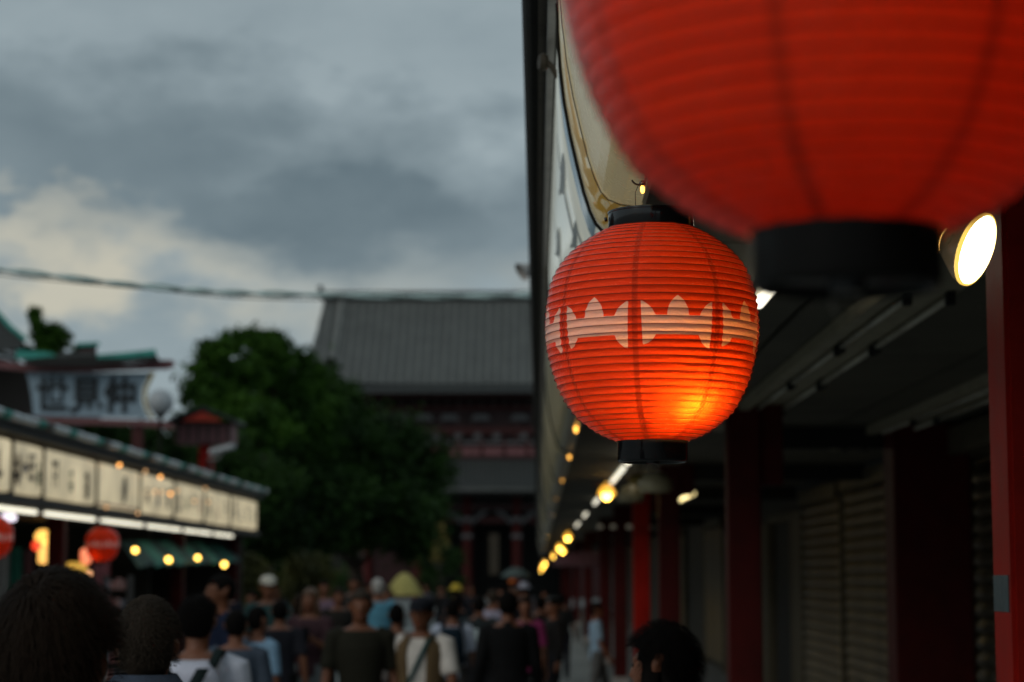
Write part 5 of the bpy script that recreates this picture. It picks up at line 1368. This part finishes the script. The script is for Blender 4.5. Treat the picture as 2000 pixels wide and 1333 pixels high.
# --- nearest people, seen from behind
a1 = person(112, 1114, 3.02, 172, 'nearest person, back of a dark brown haired head at the bottom left corner', shirt=(.03, .03, .035), hc='brown', pose='stand')
put('hair_strands', strands(3, 9000, .075, spread=.12), a1, HC['brown']); put('hair_strands', strands(4, 260, .06, spread=.5), a1, HC['brown']); a1.scale = (a1.scale[0]*.89, a1.scale[1]*.92, a1.scale[2]*.994)
a2 = person(292, 1162, 5.35, 180, 'second nearest person, greyish brown hair and slate blue top, seen from behind', shirt=(.10, .13, .19), sleeve='long', hc='grey', pose='stand')
put('hair_strands', strands(5, 4500, .035, spread=.4), a2, HC['grey']); a2.scale = (a2.scale[0]*.97, a2.scale[1], a2.scale[2]*.993)
hm = MB(); hm.loft([((0, .02, 1.38), (.19, 0, 0), (0, .13, 0)), ((0, .03, 1.46), (.165, 0, 0), (0, .11, 0)), ((0, .035, 1.53), (.12, 0, 0), (0, .09, 0)), ((0, .03, 1.565), (.09, 0, 0), (0, .08, 0))], 24, False); put('collar', hm.mesh('collar', cmat((.10, .13, .19)), True), a2, cmat((.10, .13, .19)))
a3 = person(388, 1163, 9.6, 178, 'black haired person in a white shirt with crossed dark straps, seen from behind', shirt=wht, hc='black', pose='stand')
put('hair_strands', strands(6, 2500, .04), a3, HC['black'])
bg_ = backpack(a3, (.60, .60, .70), 'black and white backpack worn by the black haired person in white', strap=(.02, .035, .035)); 
for s in (-1, 1):
    mb = MB(); mb.loft([((s*.09, .315, 1.42), (.03, 0, 0), (0, .01, 0)), ((0, .335, 1.24), (.03, 0, 0), (0, .01, 0)), ((-s*.12, .315, 1.08), (.03, 0, 0), (0, .01, 0))], 8); mb.build('cross_strap', cmat((.02, .035, .035)), bg_)
mb = MB(); mb.loft([((0, .318, 1.14), (.12, 0, 0), (0, .012, 0)), ((0, .335, 1.24), (.14, 0, 0), (0, .012, 0)), ((0, .31, 1.36), (.10, 0, 0), (0, .012, 0))], 16); mb.build('white_panel', cmat(wht), bg_)
a23 = person(1291, 1219, 6.0, 205, 'long haired dark person in front of the red pillars, face turned to the left', shirt=(.02, .02, .022), hair='long', hc='black', pose='stand', sleeve='long')
a23.rotation_euler = (0, 0, R(-118)); put('hair_strands', strands(8, 3500, .09, spread=.15), a23, HC['black'])
# --- middle distance
tan_skin = mat('tanned_skin', (.17, .06, .027), .5, var=.12, bump=.05)
a = person(430, 1121, 15.5, -62, 'dark haired person in profile facing left, navy top with a pale badge', shirt=nvy, hc='black', pose='stand', skin=tan_skin)
MB().bbox(.02, .10, -.142, -.13, 1.30, 1.38, .01).build('pale_badge', cmat((.6, .55, .55)), a)
person(524, 1122, 22, 10, 'person in a white cap and dark clothes left of the blue shirted man', shirt=(.05, .12, .12), hat='cap', hatc=(.62, .58, .50), pose='stand')
person(505, 1183, 15.5, 145, 'person in a light blue shirt looking right, seen from behind', shirt=blu, hc='black', pose='bag')
person(462, 1190, 14, 180, 'person in a dull slate blue shirt just left of the light blue one', shirt=(.10, .13, .18), hc='black', pose='walk', trous=(.03, .04, .06))
person(492, 1152, 26, -20, 'small figure with a bare face behind the light blue shirt', shirt=blk, pose='stand')
person(547, 1172, 19, 185, 'dark dressed person just right of the light blue shirt', shirt=(.03, .03, .04), trous=blk, pose='walk2')
w_ = person(606, 1148, 19.5, -12, 'long haired woman in pale trousers holding up a phone', shirt=(.10, .05, .06), trous=(.24, .27, .28), hair='long', hc='light', pose='phone')
hd = empty('phone', w_.location+V((0, -.35, 1.20)), label='phone held up by the long haired woman in pale trousers', category='phone'); MB().bbox(-.035, .035, -.005, .005, -.07, .07, .004).build('phone_body', M['black'], hd); MB().bbox(-.03, .03, .0055, .007, -.062, .062, .0005).build('phone_screen', M['grey_face'], hd)
person(633, 1132, 29, 5, 'person in a faded pink shirt in the crowd below the olive bush', shirt=(.34, .22, .30), pose='walk')
person(661, 1148, 26, 15, 'figure in dark clothes between the pink shirt and the big man', shirt=(.04, .035, .03), hc='brown', pose='bag')
m1 = person(705, 1150, 14.6, 4, 'big man in a black olive shirt walking toward the camera', shirt=(.030, .028, .018), trous=(.045, .04, .03), hair='short', hc='grey', pose='walk', skin=tan_skin)
m1.scale = (m1.scale[0]*1.08, m1.scale[1]*1.1, m1.scale[2])
person(692, 1126, 33, 0, 'far walker whose head shows above the big man', shirt=(.05, .05, .05), hair='short', hc='brown', pose='stand')
person(738, 1129, 26, 190, 'grey haired person in a sky blue shirt right of the big man', shirt=(.13, .36, .50), hc='white', pose='walk')
person(775, 1178, 18, 175, 'person in a brownish grey print shirt beside the capped man', shirt=(.20, .17, .16), pose='walk2')
v_ = person(823, 1164, 14.6, -14, 'man in dark cap, tan vest and white shirt with teal strap walking toward the camera', shirt=(.62, .57, .52), trous=(.012, .012, .012), hat='cap', hatc=(.02, .022, .03), pose='walk2', skin=tan_skin)
v_.scale = (v_.scale[0]*1.04, v_.scale[1], v_.scale[2])
mb = MB(); vsn = 18
for s in (-1, 1):
    vs = []; fs = []
    zz = [.88, .98, 1.08, 1.20, 1.32, 1.40, 1.465]
    rr_ = {.88: (.185, .135), .98: (.178, .132), 1.08: (.168, .127), 1.20: (.176, .132), 1.32: (.188, .137), 1.40: (.178, .125), 1.465: (.12, .10)}
    for i, z in enumerate(zz):
        a_, b_ = rr_[z]
        for k in range(13):
            ang = R(-90)+s*R(24+k*(156)/12)*1
            vs.append((a_*math.cos(ang), b_*math.sin(ang), z))
    for i in range(len(zz)-1):
        for k in range(12):
            if 2 <= i and 3 < k < 7 and i >= 4: continue
            q = i*13+k; fs.append((q, q+1, q+14, q+13))
    mb.add(vs, fs)
me = mb.mesh('vest', cmat((.20, .13, .065)), True); o = put('vest', me, v_, cmat((.20, .13, .065))); so = o.modifiers.new('s', 'SOLIDIFY'); so.thickness = .008
st = empty('shoulder_bag', v_.location, v_.rotation_euler[2], label='teal shoulder strap and dark pouch across the capped man\'s chest', category='bag'); st.scale = v_.scale
MB().loft([(V(q), (.022, 0, .012), (0, .006, 0)) for q in ((.10, .05, 1.50), (.085, -.09, 1.45), (.05, -.142, 1.34), (-.02, -.150, 1.18), (-.09, -.146, 1.02), (-.14, -.12, .92))], 8).build('strap', cmat((.03, .09, .09)), st, True)
MB().bbox(-.27, -.17, -.13, .05, .72, .92, .02).build('pouch', cmat(blk), st)
bpk = person(884, 1170, 20.5, 178, 'person in a white shirt with a dark blue backpack walking away', shirt=(.50, .54, .66), trous=(.10, .09, .09), pose='walk', hc='black'); backpack(bpk, (.012, .03, .05), 'dark blue backpack on the white shirted walker')
person(936, 1164, 23.5, 180, 'person in a dark grey jacket and black trousers walking away', shirt=(.05, .065, .07), sleeve='long', pose='walk2', hc='black')
hb_ = at(934, 1240, 22.9); t_ = empty('hand_bag', hb_, label='small pale bag swinging behind the dark grey jacket', category='bag')
MB().loft([((0, 0, -.16), (.08, 0, 0), (0, .04, 0)), ((0, 0, -.05), (.085, 0, 0), (0, .045, 0)), ((0, 0, .06), (.05, 0, 0), (0, .03, 0))], 16).build('bag_body', cmat((.42, .50, .52)), t_, True)
MB().tube([(.04, 0, .05), (.045, 0, .16), (0, 0, .21), (-.045, 0, .16), (-.04, 0, .05)], .006, 6).build('handle', cmat(blk), t_, True)
a = person(992, 1153, 16.6, 182, 'person all in black near the centre of the crowd, seen from behind', shirt=blk, sleeve='long', pose='walk', hc='black'); a.scale = (a.scale[0]*1.04, a.scale[1], a.scale[2])
sc_ = at(1040, 1330, 16.9); t_ = empty('suitcase', (sc_.x, sc_.y, GROUND+.016), label='black suitcase wheeled beside the person all in black', category='suitcase')
MB().bbox(-.14, .14, -.20, .20, .05, .90-.0, .05).build('shell', M['blackm'], t_)
for s in (-1, 1): MB().lathe([(.012, -.014), (.03, -.014), (.03, .014), (.012, .014)], (s*.10, -.12, .03), 12, axis=(1, 0, 0)).build('wheel', M['black'], t_)
MB().tube([(-.10, .15, .90), (-.10, .15, 1.12), (.10, .15, 1.12), (.10, .15, .90)], .012, 6).build('handle', M['gutter'], t_)
person(1026, 1164, 21.5, 0, 'person with a bright pink top partly hidden behind the one in black', shirt=(.40, .05, .18), trous=blk, hc='brown', pose='stand')
person(963, 1151, 27, 183, 'person in a pale lilac top between the grey jacket and the one in black', shirt=(.40, .38, .50), pose='walk', hc='grey')
person(1056, 1164, 27, 175, 'dark dressed person at the right edge of the crowd', shirt=blk, pose='stand', sleeve='long')
person(1080, 1168, 24.5, -70, 'dark dressed person facing left by the first far pillar', shirt=(.02, .018, .018), pose='stand', sleeve='long')
person(1166, 1176, 26, 95, 'person in a light blue shirt passing behind the far red pillars', shirt=(.28, .40, .52), trous=(.2, .2, .2), pose='walk')
# --- far crowd
far = [(446, 1140, 30, 0, (.03, .03, .05), 'at the left, under the rightmost yellow bulb'), (585, 1160, 24, 200, (.06, .02, .03), 'close behind the long haired woman'), 
       (722, 1140, 38, 0, (.1, .09, .09), 'between the big man and the sky blue shirt'), (757, 1148, 30, 5, (.05, .04, .04), 'under the yellow umbrella'), 
       (862, 1142, 48, 0, (.02, .02, .02), 'far off before the gate\'s left bay'), (921, 1142, 46, 0, (.03, .03, .04), 'in front of the red gate column'),
       (978, 1146, 34, 0, (.02, .02, .02), 'left of the head of the one in black'), (1008, 1148, 36, 0, (.03, .03, .04), 'right of the head of the one in black'), 
       (600, 1142, 52, 180, (.03, .03, .04), 'under the right side of the olive bush'), (832, 1142, 60, 0, (.1, .1, .12), 'tiny, above the tan vest'), (1064, 1152, 40, 0, (.10, .06, .05), 'under the merging yellow bulbs'), (410, 1150, 24, -40, (.03, .04, .05), 'between the two dark heads on the left'),
       (1098, 1160, 34, 180, (.03, .03, .03), 'before the pillars at the right'), (540, 1146, 40, 0, (.04, .04, .05), 'right of the white cap'), (895, 1160, 30, 180, (.02, .025, .03), 'just above the dark blue backpack')]
poses = ['walk', 'walk2', 'stand', 'bag']
for k, (px, py, Y, fa, c, where) in enumerate(far):
    person(px, py, Y, fa+rnd.uniform(-15, 15), ('dark clothed walker ' if max(c) < .07 else 'walker in muted clothes ')+where, shirt=c, hair=['short', 'long', 'short', 'bun'][k % 4], hc=['black', 'brown', 'black', 'grey'][k % 4], pose=poses[k % 4], sleeve=['short', 'long'][k % 2], trous=[(.02, .02, .03), (.06, .06, .07), (.03, .03, .03)][k % 3])
person(891, 1140, 34, 180, 'walker in a bright yellow hat before the gate', shirt=(.03, .03, .04), hat='sun', hatc=(.62, .45, .06), pose='walk')
person(1001, 1131, 46, 178, 'far walker in an orange cap under the grey umbrella', shirt=(.05, .04, .04), hat='cap', hatc=(.60, .14, .03), pose='walk')
person(1024, 1137, 38, 180, 'walker in a pale sun hat right of the one in black', shirt=(.1, .1, .12), hat='sun', hatc=(.42, .42, .5), pose='walk2')
# umbrellas
def umbrella(px, py, Y, wpx, hpx, c, label):
    p = at(px, py, Y); k = Y/F; r = wpx*k/2; h = hpx*k
    t_ = empty('umbrella', (p.x, p.y, p.z), label=label, category='umbrella')
    nr = 8
    for j in range(nr):
        a0, a1_ = 2*math.pi*j/nr, 2*math.pi*(j+1)/nr; vs = []; fs = []
        for i in range(6):
            u = i/5; zz = -h*(u**1.8)
            for q in range(4):
                a = a0+(a1_-a0)*q/3; sag = 1-.05*math.sin(math.pi*q/3)*u; vs.append((r*u*math.cos(a)*sag, r*u*math.sin(a)*sag, zz+.03*math.sin(math.pi*q/3)*u*r))
        for i in range(5):
            for q in range(3): b = i*4+q; fs.append((b, b+1, b+5, b+4))
        MB().add(vs, fs).build('canopy_panel', cmat(c, .6), t_, True)
    MB().tube([(0, 0, .05), (0, 0, -h-.75)], .008, 6).build('shaft', M['steel'], t_)
    MB().tube([(0, 0, -h-.75), (0, 0, -h-.83), (.03, 0, -h-.86), (.055, 0, -h-.82)], .012, 6).build('handle', M['wood'], t_, True)
umbrella(790, 1119, 42, 76, 44, (.46, .40, .13), 'yellow olive umbrella over the crowd left of the capped man')
umbrella(1008, 1109, 60, 62, 18, (.12, .16, .15), 'flat grey green umbrella low before the gate')
